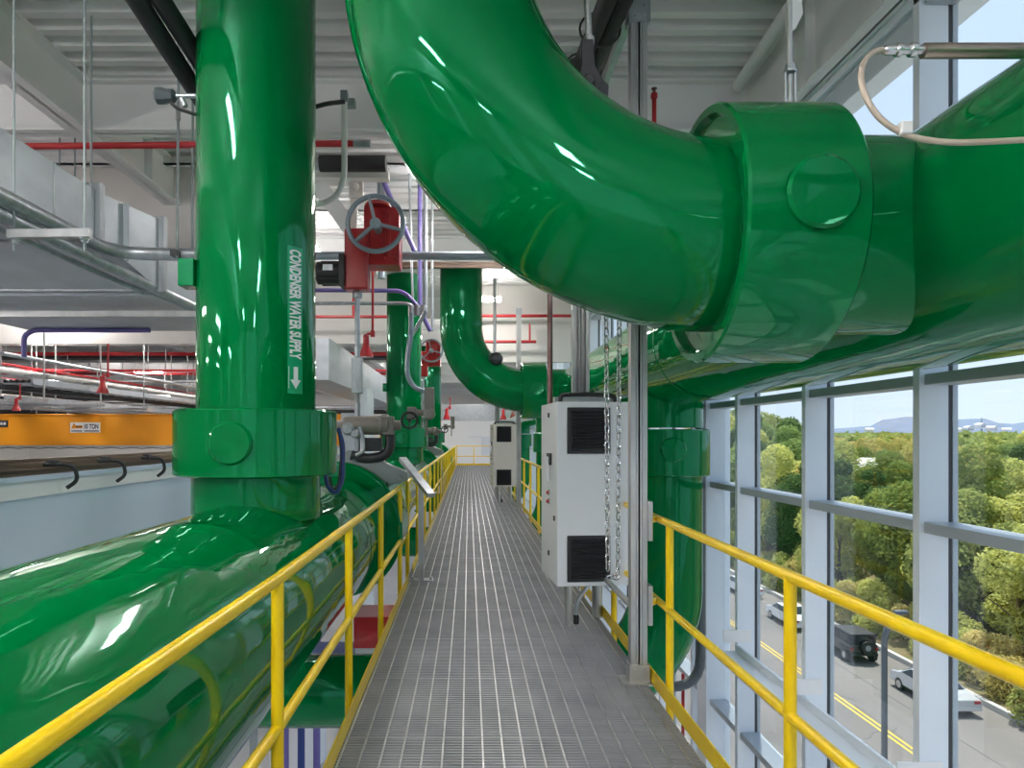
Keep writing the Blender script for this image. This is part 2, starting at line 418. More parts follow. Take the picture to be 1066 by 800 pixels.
def swept_elbow(Y, label):
    t = thing('elbow_pipe',label,'pipe',(HX-.6,Y,HZ),'big green elbows feeding the overhead header')
    rb = 1.27; xv = -.15; cx = xv+rb; cz = HZ+rb
    path = [Vector((xv,Y,ZC-.003)),Vector((xv,Y,cz+.02))] + arc((cx,Y,cz),rb,PI,1.5*PI,(1,0,0),(0,0,1),28) + [Vector((cx+.02,Y,HZ)),Vector((1.3,Y,HZ))]
    MB().tube(path,.418,72).build('elbow','green',t,angle=60)
    MB().lathe((1.035,Y,HZ),(1,0,0),[(.41,.03),(.50,.028),(.515,0),(.548,0),(.556,.012),(.556,.455),(.54,.47),(.40,.472)],80,False).build('coupling_jacket','green',t)
    MB().lathe((1.40,Y,HZ),(1,0,0),[(.43,0),(.43,.55)],72,False).build('stub','green',t)
    MB().lathe((1.305,Y-.53,HZ+.012),(0,-1,0),[(.137,0),(.137,.038),(.125,.05),(.0,.051)],44,False).build('end_cap','green',t)
    return t
swept_elbow(3.076,'enormous glossy green elbow sweeping down and right in the foreground')
swept_elbow(13.5,'smaller far green elbow beyond the big one, above the catwalk')

def drop(Y, label, under=True):
    t = thing('drop_pipe',label,'pipe',(HX-.05,Y,HZ-HR+.1),'green drops below the overhead header')
    X = HX-.05; zc = -1.24; rb = 1.15
    MB().cyl((X,Y,HZ-HR-.25),(X,Y,HZ-HR+.2),.405,56).build('stub','green',t)
    MB().lathe((X,Y,H-.44),(0,0,1),[(.39,0),(.46,0),(.475,.012),(.475,.50),(.46,.512),(.39,.512)],72,False).build('coupling_jacket','green',t)
    MB().lathe((X-.05,Y-.44,H-.15),(0,-1,0),[(.135,0),(.135,.04),(.122,.052),(.0,.053)],40,False).build('end_cap','green',t)
    path = [Vector((X,Y,H-.1)),Vector((X,Y,zc+rb+.02))]+arc((X-rb,Y,zc+rb),rb,0,-PI/2,(1,0,0),(0,0,1),20)+[Vector((X-rb-.02,Y,zc)),Vector((-3.4,Y,zc))]
    MB().tube(path,.395,64).build('elbow','green',t,angle=60)
    return t
drop(7.7,'green drop pipe by the windows, curving under the catwalk')
drop(18.5,'second green drop pipe behind the near control cabinet')
drop(29.3,'far green drop pipe right of the small beige cabinet')

# ================================================================== HANDRAILS
def railing(name, label, y0, y1, x, posts, path=None, side=1, mid_end=None, toe=True, zt=1.07, zm=.50):
    t = thing('handrail',label,'handrail',(x,(y0+y1)/2,0),'yellow handrails along the catwalk')
    r = .0245
    pts = path or [(x,y0),(x,y1)]
    MB().tube([(a,b,zt) for a,b in pts],r,16).build('top_rail','yellow',t)
    pm = pts if not mid_end else pts[:-1]+[(pts[-1][0],mid_end)]
    MB().tube([(a,b,zm) for a,b in pm],r*.95,16).build('mid_rail','yellow',t)
    for yy in posts:
        MB().cyl((x,yy,-.22),(x,yy,zt),r,16).build('post','yellow',t)
    if toe:
        xs = x+side*.075
        MB().box(xs-.004,xs+.004,y0 if y0 > 0 else -2.6,y1,.0,.10).build('toe_board','yellow',t,smooth=False)
    return t
RX = -.745
railing('h','near yellow handrail on the left, alongside the low green header',-2,7.6,RX,[-.6,1.08,2.66,4.24,5.78,7.38],
        path=[(RX-.105,-1.6),(RX-.026,1.5),(RX,2.7),(RX,7.28)],side=1,mid_end=7.72,zm=.49)
railing('h','long yellow handrail on the left, receding beyond the gray bracket',8.15,37.6,RX,[8.3+1.62*i for i in range(19)],side=1,zm=.49)
railing('h','near yellow handrail on the right, in front of the windows',-2,4.80,1.28,[-.55,1.08,2.72,4.35],path=[(1.28,-2),(1.28,4.80)],side=-1,zm=.515)
railing('h','yellow handrail on the right, beyond the steel channel post',5.05,37.6,1.28,[6.02+1.63*i for i in range(20)],side=-1,zm=.515)
t = thing('handrail','short yellow handrail closing off the far end of the catwalk','handrail',(.2,37.8,0),'yellow handrails along the catwalk')
for z,nm in ((1.07,'top_rail'),(.50,'mid_rail')): MB().cyl((-.7,37.8,z),(1.25,37.8,z),.0245,12).build(nm,'yellow',t)
for xx in (-.66,.28,1.22): MB().cyl((xx,37.8,-.1),(xx,37.8,1.07),.0245,12).build('post','yellow',t)
MB().box(-.7,1.25,37.76,37.77,0,.1).build('toe_board','yellow',t,smooth=False)

# ================================================================== CONTROL CABINETS
def cabinet(loc, rz, label, mt):
    t = thing('control_cabinet',label,'cabinet',loc,'control cabinets on the catwalk',rz)
    T = Matrix.Translation(loc) @ Matrix.Rotation(rz,4,'Z')
    w, d, zb, zt = .60, .66, .415, 1.905
    def B(*b): return MB().box(*b,T)
    B(0,w,.028,d,zb,zt).build('housing',mt,t,bevel=.006)
    B(.0,w,-.002,.024,zb,zt).build('front_panel',mt,t,bevel=.004)
    for z0,z1 in ((1.59-.105,1.905-.04),(.45,.72+.0)):
        z1 = z0+.375; 
        v = MB().box(.08,.435,-.016,-.001,z0,z1,T).build('vent_grille','black',t,bevel=.006)
        m = MB(); ns = 15
        for i in range(ns):
            zz = z0+.035+(z1-z0-.07)*i/(ns-1)
            m.add([T@Vector(p) for p in ((.115,-.017,zz-.008),(.405,-.017,zz-.008),(.405,-.034,zz+.002),(.115,-.034,zz+.002),(.115,-.017,zz+.006),(.405,-.017,zz+.006))],[(0,1,2,3),(3,2,5,4),(0,3,4),(1,5,2)])
        m.build('louver',mat('louver','' or (.035,.037,.04),.4) if 'louver' not in M else M['louver'],v,smooth=False)
    # left side controls
    h_ = MB().box(-.022,-.001,.20,.33,zt-.52,zt-.42,T).build('disconnect_switch','black',t,bevel=.005)
    MB().box(-.045,-.015,.235,.275,zt-.66,zt-.45,T).build('lever','box',h_,bevel=.006)
    for z in (zt-.755,zt-.83):
        o = T@Vector((0,.30,z)); ax = T.to_3x3()@Vector((-1,0,0))
        pl = MB().lathe(o,ax,[(.024,0),(.024,.012),(.018,.014)],18).build('pilot_light','chrome',t)
        MB().lathe(o+ax*.012,ax,[(.016,0),(.016,.010),(.008,.017)],16).build('lens','red',pl)
    for z,y_ in ((zt-.10,.30),(zb+.22,.30)):
        MB().box(-.012,-.001,y_,y_+.03,z-.02,z+.02,T).build('hinge','black',t)
    MB().box(-.010,0,.08,.11,zt-.97,zt-.93,T).build('lock','black',t)
    for xx,yy in ((.17,.34),(.50,.62)):
        MB().cyl(T@Vector((xx,yy,0)),T@Vector((xx,yy,zb)),.031 if xx < .3 else .045,18).build('leg','strut',t)
    MB().tube([T@Vector(p) for p in fillet([(.255,.40,0),(.255,.40,.20),(.40,.46,.34),(.40,.48,zb)],.10)],.019,12).build('flex_conduit','galv',t)
    MB().cyl(T@Vector((.255,.40,0)),T@Vector((.255,.40,.08)),.024,12).build('conduit_boot','black',t)
    MB().box(.02,.56,.18,.26,zt,zt+.05,T).build('top_clamp','strut',t)
    MB().tube([T@Vector(p) for p in fillet([(.06,.16,zt+.005),(.07,.16,zt+.065),(.30,.14,zt+.07),(.52,.16,zt+.06),(.53,.16,zt+.005)],.05)],.018,10).build('top_hose','black',t)
    return t
M['louver'] = mat('louver black', (.03,.032,.036), .38)
cabinet((.712,5.50,0),math.radians(5),'near light gray control cabinet with two black vents, on the right','box')
cabinet((.585,16.3,0),math.radians(5),'small distant beige control cabinet on the right of the catwalk','box_warm')

# galvanized channel posts
def channel_post(x, y, label, base=True, z0=0., z1=H+2.86, wd=.108):
    t = thing('channel_post',label,'post',(x,y,z0),'galvanized channel posts')
    m = MB(); w = wd/2
    for s in (-1,1):     # back-to-back channel sections with lips
        m.box(x+s*.004-(w if s<0 else 0)+ (0 if s<0 else 0), x+s*.004+(0 if s<0 else w), y-.022,y+.022,z0,z1) if False else None
    m.box(x-w,x-w+.006,y-.041,y+.041,z0,z1); m.box(x+w-.006,x+w,y-.041,y+.041,z0,z1)
    m.box(x-.006,x+.006,y-.041,y+.041,z0,z1); m.box(x-w,x+w,y+.035,y+.041,z0,z1)
    for s in (-1,1):
        m.box(x+s*w*.5-.034 if 0 else x+s*(w-.019)-.013,x+s*(w-.019)+.013,y-.041,y-.035,z0,z1)
    m.box(x-.019,x+.019,y-.041,y-.035,z0,z1)
    m.build('channel','strut',t,smooth=False)
    if base:
        m = MB().box(x-w-.012,x+w+.012,y-.056,y+.05,z0+.012,z0+.125).box(x-w-.06,x+w+.06,y-.09,y+.09,z0,z0+.012)
        for dx in (-.034,.034):
            for dz in (.045,.095): m.cyl((x+dx,y-.057,z0+dz),(x+dx,y-.066,z0+dz),.009,6)
        m.build('post_base','strut',t,smooth=False)
        m = MB().box(x-w-.016,x+w+.016,y-.058,y+.05,z1-.14,z1)
        for dx in (-.03,.03):
            for dz in (.035,.10): m.cyl((x+dx,y-.058,z1-dz),(x+dx,y-.068,z1-dz),.010,6)
        m.build('top_bracket','galv',t,smooth=False)
    return t
p1 = channel_post(1.12,4.53,'near galvanized channel post the right handrail is fixed to')
for z in (1.07,.515):
    MB().box(1.175,1.205,4.47,4.62,z-.13,z+.13).build('rail_bracket','strut',p1,bevel=.003)
    MB().tube(fillet([(1.19,4.55,z),(1.27,4.62,z),(1.28,4.75,z)],.06),.0235,12).build('rail_stub','yellow',p1)
MB().tube([(1.10,4.575,.48),(1.05,5.2,.53)],.022,10).build('cabinet_arm','strut',p1)
channel_post(1.12,15.33,'distant galvanized channel post beside the small beige cabinet')
channel_post(1.02,6.25,'galvanized channel post rising behind the near gray cabinet',False,1.3,ZC-.05,.155)
channel_post(.76,18.2,'slim distant channel post left of the one beside the beige cabinet',False,0,ZC-.05,.14)
single(MB().cyl(P(572.5,420,6.5)-Vector((0,0,.6)),Vector((P(572.5,420,6.5).x,6.5,ZC-.05)),.026,16),'conduit_riser','brown_pipe','thin brown vertical pipe standing just left behind the gray cabinet','pipe')
# strut hanging from the roof that carries the post tops
single(MB().bar((1.12,4.0,H+2.93),(1.12,7.0,H+2.93),.05,.09).bar((1.12,4.0,H+3.0),(1.12,7.0,H+3.0),.08,.02),'channel_rail','strut','galvanized channel rail along the ceiling above the near post','rail')

# chain loop (valve chain) in front of the cabinet
def chain(label, x0, x1, y, zt, zb):
    t = thing('hanging_chain',label,'chain',((x0+x1)/2,y,zt))
    pitch = .058; pts = []
    L = zt-zb
    n = int(L/pitch)
    for k in range(n+1): pts.append((Vector((x0+(.012*k/n),y,zt-k*pitch)),0))
    for k in range(n+1): pts.append((Vector((x1-(.008*(n-k)/n),y+.03,zb+k*pitch)),0))
    pts.insert(n+1,(Vector(((x0+x1)/2-.02,y+.01,zb-.03)),1)); pts.insert(n+2,(Vector(((x0+x1)/2+.02,y+.02,zb-.03)),1))
    mk = None
    def link_mesh():
        q = []; a, b = .0165, .024
        for i in range(12):
            th = 2*PI*i/12; z = b*math.sin(th); x = a*math.cos(th)
            q.append((x, 0, z+ (.011 if math.sin(th) > 0 else -.011)*min(1,abs(math.sin(th))*3)))
        return MB().tube(q,.0062,6,True)
    first = link_mesh().build('chain_link','chrome',t)
    first.matrix_parent_inverse = Matrix.Identity(4)
    mi = t.matrix_basis.inverted()
    for k,(p,hz) in enumerate(pts[:98]):
        o = first if k == 0 else first.copy()
        if k: C.objects.link(o); o.parent = t
        o.matrix_parent_inverse = mi
        o.matrix_basis = Matrix.Translation(p) @ Matrix.Rotation((.5+ (PI/2 if k%2 else 0)),4,'Z') @ (Matrix.Rotation(PI/2,4,'Y') if hz else Matrix.Identity(4))
    return t
chain('steel chain loop hanging in front of the gray cabinet',(631-488)/F*4.9,(645.5-488)/F*4.9,4.9,H+.86,H-.99)

# ================================================================== VALVE ASSEMBLY (left, by the header)
def valve_set(Y, label, s=1.0):
    t = thing('valve_actuator',label,'valve',(-1.15,Y,1.3),'red geared valve actuators on the left header')
    def Q(px,py,dy=0.): 
        p = P(px,py,7.5); return Vector((p.x,Y+dy,p.z))
    def zx(px0,px1,py0,py1,d0,d1):
        a = Q(px0,py1); b = Q(px1,py0); return MB().box(a.x,b.x,Y+d0,Y+d1,a.z,b.z)
    m = zx(360,384,240,303,-.10,.12); m.build('gear_column','red',t,bevel=.02)
    m = zx(379,416,216,276,-.02,.30)
    for px in (384,400,412): 
        c = Q(px,270); m.cyl((c.x,Y-.03,c.z),(c.x,Y-.05,c.z),.022,6)
    m.lathe(Q(393,216),(0,0,1),[(.15,0),(.13,.04),(.08,.06)],24)
    m.box(Q(402,0).x,Q(407,0).x,Y-.045,Y-.02,Q(0,268).z,Q(0,222).z)
    m.build('gear_housing','red',t,bevel=.012)
    hc = Q(394,240,-.24)
    wheel = MB().tube([hc+Vector((.295*math.cos(a),0,.295*math.sin(a))) for a in [2*PI*i/40 for i in range(40)]],.026,12,True).build('handwheel','blue_wheel',t)
    m = MB()
    for a in (math.radians(104),math.radians(222),math.radians(-14)):
        m.bar(hc,hc+Vector((.285*math.cos(a),0,.285*math.sin(a))),.03,.05,(0,1,0))
    m.build('spoke','blue_wheel',wheel)
    MB().lathe(hc+Vector((0,.24,0)),(0,-1,0),[(.045,0),(.045,.17),(.06,.19),(.06,.26),(.035,.28)],24).build('hub','blue_wheel',wheel)
    # black motor at the left
    a = Q(330,285); b = Q(361,285)
    m = MB().lathe(a,(1,0,0),[(.10,0),(.12,.012),(.125,.2),(.125,(b-a).length)],28)
    for i in range(10):
        th = 2*PI*i/10; m.bar(a+Vector((.05,.128*math.cos(th),.128*math.sin(th))),b+Vector((-.06,.128*math.cos(th),.128*math.sin(th))),.012,.02,(0,1,0))
    m.box(b.x-.06,b.x,Y-.16,Y+.16,Q(0,300).z,Q(0,268).z)
    mo = m.build('motor','black',t,bevel=.004)
    MB().box(a.x+.09,a.x+.20,Y-.131,Y-.129,a.z+.0,a.z+.07).build('rating_plate','galv',mo)
    # stem down to the valve
    MB().cyl(Q(372,420),Q(372,470),.032,16).build('stem','galv',t)
    m = MB().cyl(Q(372,304),Q(372,372),.030,16).lathe(Q(372,304),(0,0,-1),[(.04,0),(.055,.02),(.055,.06),(.035,.08)],16)
    m.build('stem','galv',t)
    m = zx(366.5,377.5,373,410,-.06,.06); m.build('stem_sleeve','galv',t,bevel=.008)
    m = MB().cyl(Q(372,409),Q(372,424),.022,12); m.build('stem_rod','grey',t)
    # taupe actuator across
    a = Q(357,443); b = Q(404,443)
    m = MB().lathe(a,(1,0,0),[(.05,-.08),(.06,0),(.10,.01),(.105,.22),(.105,(b-a).length-.08),(.12,(b-a).length-.07),(.12,(b-a).length),(.06,(b-a).length+.05),(.05,(b-a).length+.14)],28)
    m.box(Q(401,0).x-.02,Q(410,0).x,Y-.09,Y+.09,Q(0,453).z,Q(0,434).z)
    m.build('actuator_barrel','taupe',t,bevel=.008)
    m = MB().lathe(Q(364,447),(0,-1,0),[(.07,0),(.07,.12),(.05,.14)],20).lathe(Q(372,452),(0,-1,0),[(.05,0),(.05,.14),(.035,.16)],16)
    m.tube(fillet([Q(375,445,-.1),Q(379,455,-.1),Q(380,470,-.1),Q(372,474,-.1)],.05),.022,10)
    m.build('stem_clamp','galv',t)
    m = MB().tube(fillet([Q(406,452),Q(406,468),Q(398,476),Q(380,478),Q(366,474)],.10),.055,16).box(Q(380,0).x,Q(398,0).x,Y-.06,Y+.06,Q(0,470).z,Q(0,456).z)
    m.build('yoke','iron',t)
    hc = Q(427,438,-.10)
    w2 = MB().tube([hc+Vector((.085*math.cos(a),0,.085*math.sin(a))) for a in [2*PI*i/28 for i in range(28)]],.014,8,True)
    for a in (.5,2.6,4.7): w2.bar(hc,hc+Vector((.085*math.cos(a),0,.085*math.sin(a))),.014,.02,(0,1,0))
    w2.cyl(hc,hc+Vector((0,.12,0)),.02,12); w2.build('small_handwheel','black',t)
    # positioner instrument on the right
    m = zx(442,452,404,432,-.04,.10); m.lathe(Q(447,431,-.09),(0,1,0),[(.055,0),(.065,.01),(.065,.12)],20)
    m.lathe(Q(431,430),(1,0,0),[(.05,0),(.05,.03),(.035,.04),(.035,.14)],16); m.box(Q(424,0).x,Q(433,0).x,Y-.04,Y+.05,Q(0,437).z,Q(0,424).z)
    m.cyl(Q(444,436),Q(444,455),.016,8)
    m.build('positioner','taupe',t,bevel=.006)
    # gray yoke plate over the header top
    pg = [Q(350,476),(Q(362,469)),Q(374,470),Q(424,492),Q(424,501),Q(408,505),Q(386,496),Q(352,492)]
    m = MB().prism(pg,(0,.16,0))
    for c in ((370,478),(368,487),(418,498)): m.lathe(Q(*c),(0,-1,0),[(.035,-.01),(.035,.03),(.02,.04)],8)
    m.build('yoke_plate','grey',t,bevel=.006)
    return t
valve_set(7.5,'red geared valve actuator with a blue gray handwheel beside the nearest riser')
valve_set(18.3,'small distant red valve actuator below the far green elbow')
# leaning support leg bolted to the grating, with a slanted strut
t = thing('pipe_support','gray steel support bracket standing on the left edge of the grating','bracket',(-.53,7.68,0))
MB().box(-.565,-.505,7.62,7.70,.02,1.12).build('upright','galv',t,smooth=False)
MB().box(-.66,-.40,7.60,7.74,.0,.02).cyl((-.42,7.64,.0),(-.42,7.64,.05),.018,8).cyl((-.63,7.64,.0),(-.63,7.64,.05),.018,8).build('foot_plate','galv',t,smooth=False)
MB().bar(P(419,478,7.6),P(449,516,6.9),.085,.045).build('slanted_arm','galv',t,smooth=False)
# blue cable loop hanging from the riser
single(MB().tube(fillet([P(352,446,5.2),P(357,462,5.2),P(357,500,5.2),P(350,515,5.2),P(341,508,5.2),P(338,492,5.2)],.12),.017,10),'cable_loop','blue','dark blue cable loop drooping beside the nearest riser','cable')
single(MB().tube(fillet([P(352,446,5.3),P(356,470,5.3),P(353,505,5.3),P(346,512,5.3),P(343,496,5.3)],.1),.012,8),'cable_loop','black','thin black cable loop drooping beside the nearest riser','cable')

# conduits beside the second riser
def pipe(name, m, label, pts, r, cat='pipe', fl=.12, group=None, seg=10):
    return single(MB().tube(fillet(pts,fl) if len(pts) > 2 else pts,r,seg),name,m,label,cat,group)
pipe('conduit','purple','violet conduit running right past the red gearbox and down',[P(300,302,9),P(420,303,9),P(436,320,9),P(448,345,9)],.028)
pipe('conduit','galv','gray conduit below the violet one, behind the red gearbox',[P(300,316,9.1),P(425,316,9.1),P(432,322,9.1),P(434,328,9.1)],.025)
pipe('conduit','purple','slanting violet conduit left of the big elbow',[P(370,90,9),P(397,185,9),P(432,262,9)],.035,fl=.3)
pipe('conduit','galv','slanting bright steel conduit beside the slanting violet one',[P(408,150,9.2),P(400,185,9.2),P(399,215,9.2)],.05)
pipe('conduit','blue_wheel','blue gray vertical conduit above the handwheel',[Vector((P(397,0,9.4).x,9.4,ZC)),P(397,290,9.4)],.06)
pipe('conduit','purple','vertical violet conduit between the second riser and far elbow',[Vector((P(437,0,9.3).x,9.3,ZC)),P(437,322,9.3)],.03)
pipe('conduit','galv','leftmost thin vertical conduit between second riser and far elbow',[Vector((P(426,0,9.3).x,9.3,ZC)),P(430,318,9.3)],.016)
pipe('conduit','galv','bright vertical conduit between second riser and far elbow',[Vector((P(443,0,9.3).x,9.3,ZC)),P(443,325,9.3)],.030)
pipe('conduit','galv','long thin vertical conduit just left of far elbow',[Vector((P(450,0,9.6).x,9.6,ZC)),P(450,345,9.6)],.018)
pipe('flex_conduit','blue_wheel','looping gray flexible conduit feeding the taupe positioner',[P(428,326,8),P(428,350,8),P(424,372,8),P(424,392,8),P(432,405,8),P(444,408,8)],.03,fl=.3)
pipe('flex_conduit','galv','slanting steel flexible conduit right of second riser top',[P(443,324,8.4),P(436,338,8.4),P(428,350,8.4)],.025)
t = thing('conduit_bracket','small galvanized bracket clamping conduits beside second riser','bracket',P(435,325,8.9))
MB().cbox(P(435,324,8.9),.24,.05,.09).build('plate','galv',t,bevel=.004)
for px in (428,434,441): MB().cyl(P(px,329,8.9),P(px,318,8.9),.04,12).build('clamp','strut',t)
pipe('cross_conduit','blue_wheel','blue gray horizontal tube crossing behind the handwheel',[P(320,266.5,8.6),P(520,266.5,8.6)],.052,seg=16)
single(MB().bar(P(330,274.5,10.5),P(560,274.5,10.5),.10,.03).bar(P(330,277.5,10.5),P(560,277.5,10.5),.07,.05),'cross_beam','rust','thin brown beam just below the blue gray tube','beam')

# red bell drops
def bell_drop(px, py, Y, s, label, top):
    c = P(px,py,Y); t = thing('pendant_bell',label,'sprinkler',c,'red bell drops')
    k = s*Y/F
    q = Vector((c.x+7*k,c.y,c.z+3*k))
    MB().tube(fillet([(q.x,q.y,H+(454-top)/F*Y),(q.x,q.y,q.z+2*k),(c.x+1*k,q.y,q.z+1*k)],2*k),1.3*k,10).build('drop_pipe','red_pipe',t)
    MB().lathe((q.x,q.y,q.z-2*k),(0,0,1),[(2.4*k,0),(2.4*k,5*k),(2*k,7*k)],12).build('elbow_fitting','red_pipe',t)
    MB().lathe((c.x,c.y,c.z+4*k),(0,0,-1),[(1.5*k,0),(3.2*k,2*k),(3.5*k,12*k),(7.5*k,22*k),(7.5*k,24*k)],22).build('bell','red',t)
bell_drop(381,352,8.3,1,'red bell on a red drop pipe right below the red gearbox',262)
bell_drop(107,394,12.2,.78,'red bell hanging above the orange crane, nearest the capacity plate',358)
bell_drop(17,417,12.6,.55,'small red bell hanging at the left edge above the crane',400)
bell_drop(524,428,30,.45,'tiny red bell hanging above the far end of catwalk',415)
bell_drop(465,427,29,.5,'tiny red bell hanging left of the far catwalk end',414)

# ================================================================== CEILING SERVICES
RED='red sprinkler pipes'
pipe('sprinkler_pipe','red_pipe','red sprinkler pipe crossing below the ceiling behind the nearest riser',[P(24,152.5,6.4),P(368,149.5,6.4)],.030,group=RED,seg=14)
single(MB().cyl(P(368,149.5,6.4),P(386,149.5,6.4),.032,14),'pipe_sleeve','galv','gray sleeve on the end of the upper red sprinkler pipe','pipe')
pipe('sprinkler_pipe','red_pipe','red sprinkler pipe crossing under the duct at far left',[P(-30,331,8.8),P(120,331,8.8)],.022,group=RED)
pipe('sprinkler_drop','red_pipe','short red vertical pipe rising from the left red sprinkler pipe',[P(62.5,331,8.8),P(62.5,308,8.8)],.016,group=RED)
pipe('sprinkler_pipe','red_pipe','red sprinkler pipe behind the stem of the red actuator',[P(320,330,12.8),P(403,330,12.8)],.03,group=RED)
pipe('sprinkler_drop','red_pipe','red vertical pipe left of the actuator stem',[P(368,330,12.8),P(368,300,12.8)],.026,group=RED)
pipe('sprinkler_pipe','red_pipe','upper red sprinkler pipe right of the far elbow',[P(498,329,15.8),P(600,329,15.8)],.036,group=RED)
pipe('sprinkler_pipe','red_pipe','lower red sprinkler pipe right of the far elbow',[P(500,356,15.9),P(558,356,15.9)],.036,group=RED)
pipe('sprinkler_drop','red_pipe','short red vertical pipe between two red pipes by the far elbow',[P(551.5,356,15.9),P(551.5,337,15.9)],.024,group=RED)
t = thing('sprinkler_stub','red upright sprinkler stub showing above the big elbow','sprinkler',P(681,140,5.6))
MB().cyl(P(681,142,5.6),P(681,97,5.6),.019,14).lathe(P(681,102,5.6),(0,0,1),[(.028,0),(.028,.03),(.022,.04)],14).build('pipe','red_pipe',t)
MB().tube([P(681,139,5.6),P(704,141,5.6)],.015,10).cyl(P(700,141,5.6),P(706,141,5.6),.026,12).build('branch','red_pipe',t)
MB().lathe(P(681,97,5.6),(0,0,1),[(.012,0),(.012,.03),(.024,.034),(.024,.04)],12).build('sprinkler_head','brown_pipe',t)

# big rectangular duct along the left
t = thing('air_duct','large galvanized rectangular air duct under the ceiling at the left','duct',(-4.3,4,H+1.9))
zt_, zb_ = 3.2*.66+H, 3.2*.525+H
m = MB().box(-5.75,-3.2,-2,5.85,zb_,zt_).build('near_section','duct',t,smooth=False,bevel=.006)
m = MB()
y = .3
while y < 5.8:
    m.box(-3.2,-3.192,y,y+.012,zb_,zt_); m.box(-5.75,-3.2,y,y+.02,zb_-.008,zb_); y += .62
m.build('standing_seam','galv',t,smooth=False)
ftop = lambda px,py,Y: P(px,py,Y)
m = MB().box(-5.8,-3.16,5.85,5.93,zb_-.02,zt_+.06); m.build('flange','galv',t,smooth=False)
m = MB().add([(-3.16,5.93,zb_),(-3.16,5.93,zt_-.02),(-3.02,6.65,zt_-.0),(-3.02,6.65,zb_-.25),(-5.75,5.93,zb_),(-5.75,5.93,zt_-.02),(-5.75,6.65,zt_),(-5.75,6.65,zb_-.25)],[(0,1,2,3),(4,7,6,5),(0,3,7,4),(1,5,6,2),(0,4,5,1),(3,2,6,7)])
for yy in (6.15,6.45): m.box(-3.11,-3.06,yy,yy+.012,zb_-.1,zt_-.02)
m.build('transition','duct',t,smooth=False)
MB().box(-5.8,-2.97,6.65,6.73,zb_-.27,zt_+.03).build('flange','galv',t,smooth=False)
MB().box(-5.75,-3.1,6.73,8.98,zb_-.3,zt_-.25).build('far_section','duct',t,smooth=False,bevel=.006)
for yy in (3.25,5.35): MB().box(-5.9,-3.1,yy,yy+.045,zb_-.055,zb_-.012).build('trapeze','strut',t,smooth=False)
single(MB().box(-6.4,-2.6,7.2,7.26,zb_-.42,zb_-.36),'duct_support','strut','channel support crossing under the far part of the duct','support',smooth=False)
# conduits below duct with a strut trapeze and rods
pipe('steel_conduit','galv','thick steel conduit along the duct that bends right to the riser',[(-3.05,1.2,H+1.57),(-3.02,4.6,H+1.55),P(118,264,6.0),P(205,265.5,6.0)],.055,fl=.7,seg=16)
pipe('steel_conduit','galv','straight steel conduit just below the bending thick one',[(-3.08,1.0,H+1.47),(-3.08,8.9,H+1.44)],.050,seg=14)
pipe('steel_conduit','galv','thin steel conduit beside the straight one under the duct',[(-3.22,1.0,H+1.44),(-3.22,8.9,H+1.41)],.026)
t = thing('trapeze_hanger','galvanized strut trapeze hanging on two rods at left','hanger',P(50,244,4.55))
MB().bar(P(9,244,4.55),P(94,243,4.55),.05,.055).build('strut_channel','strut',t,smooth=False)
for px in (14.5,88):
    r_ = MB().cyl(P(px,262,4.55),Vector((P(px,0,4.55).x,4.55,ZC)),.0085,10).build('rod','grey',t)
    MB().lathe(P(px,250,4.55),(0,0,1),[(.02,-.02),(.02,0),(.035,.005),(.035,.012)],6).build('nut','galv',r_)
pipe('threaded_rod','grey','thin hanger rod right of the strut trapeze',[P(95,205,5.8),Vector((P(95,0,5.8).x,5.8,ZC))],.010,'rod')
t = thing('rod_hanger','long hanger rod with pipe clamp just left of the nearest riser','hanger',P(186,265,5.9))
MB().cyl(P(184.5,268,5.9),Vector((P(186,0,5.9).x,5.9,ZC)),.012,10).build('rod','grey',t)
MB().cbox(P(184.5,265.5,5.95),.06,.16,.05).build('clamp','iron',t)
MB().cyl(P(185.5,125,5.9),P(185.5,112,5.9),.02,12).build('coupler','strut',t)
pipe('threaded_rod','grey','thin hanger rod touching the left edge of the nearest riser',[P(200,285,6.4),Vector((P(201,0,6.4).x,6.4,ZC))],.012,'rod')
for px,lb in ((62,'left'),(78,'right')):
    pipe('threaded_rod','grey','%s of two short hanger rods above the duct'%lb,[P(px,195,7.2),P(px,128,7.2)],.010,'rod')
# black insulated pipes near the roof
t = thing('insulated_pipe','black insulated twin pipe by the ceiling left of the nearest riser','pipe',P(180,40,4.4))
for d in (-9,9):
    a, b = P(146+d,-14-d*.6,4.1), P(214+d,92-d*.6,4.9)
    MB().cyl(a+(a-b)*2.4,b+(b-a)*1.2,.062,20).build('insulation','rubber',t)
MB().bar(P(146,-14,4.1)+Vector((0,0,.055)),P(214,92,4.9)+Vector((0,0,.055)),.02,.02).build('strap','galv',t)
t = thing('insulated_pipe','black insulated pipe bundle by the ceiling above the big elbow','pipe',(1.0,4.5,H+2.75))
for dx,dz in ((0,0),(.11,.02),(.05,.10)): MB().cyl((1.175+dx,.1,H+2.85+dz),(.72+dx,6.6,H+2.72+dz),.06,20).build('insulation','rubber',t)
for yy in (4.2,4.7,5.2): MB().tube([(.93+.05-.07*(yy-3.6)+.14*math.cos(a),yy,H+2.80+.12*math.sin(a)) for a in [2*PI*i/20 for i in range(20)]],.008,6,True).build('strap','black',t)
pipe('insulated_pipe','rubber','short black insulated pipe crossing above the red actuator',[P(333,170.5,8.0),P(402,170.5,8.0)],.095,seg=20)
single(MB().cyl(P(318,171,8.0),P(336,171,8.0),.075,16),'pipe_collar','galv','gray collar at the left end of the short black insulated pipe','pipe')
single(MB().bar(P(325,183,8.3),P(405,184,8.3),.15,.09),'ceiling_strut','cream','cream beam under the short black insulated pipe','beam',smooth=False)
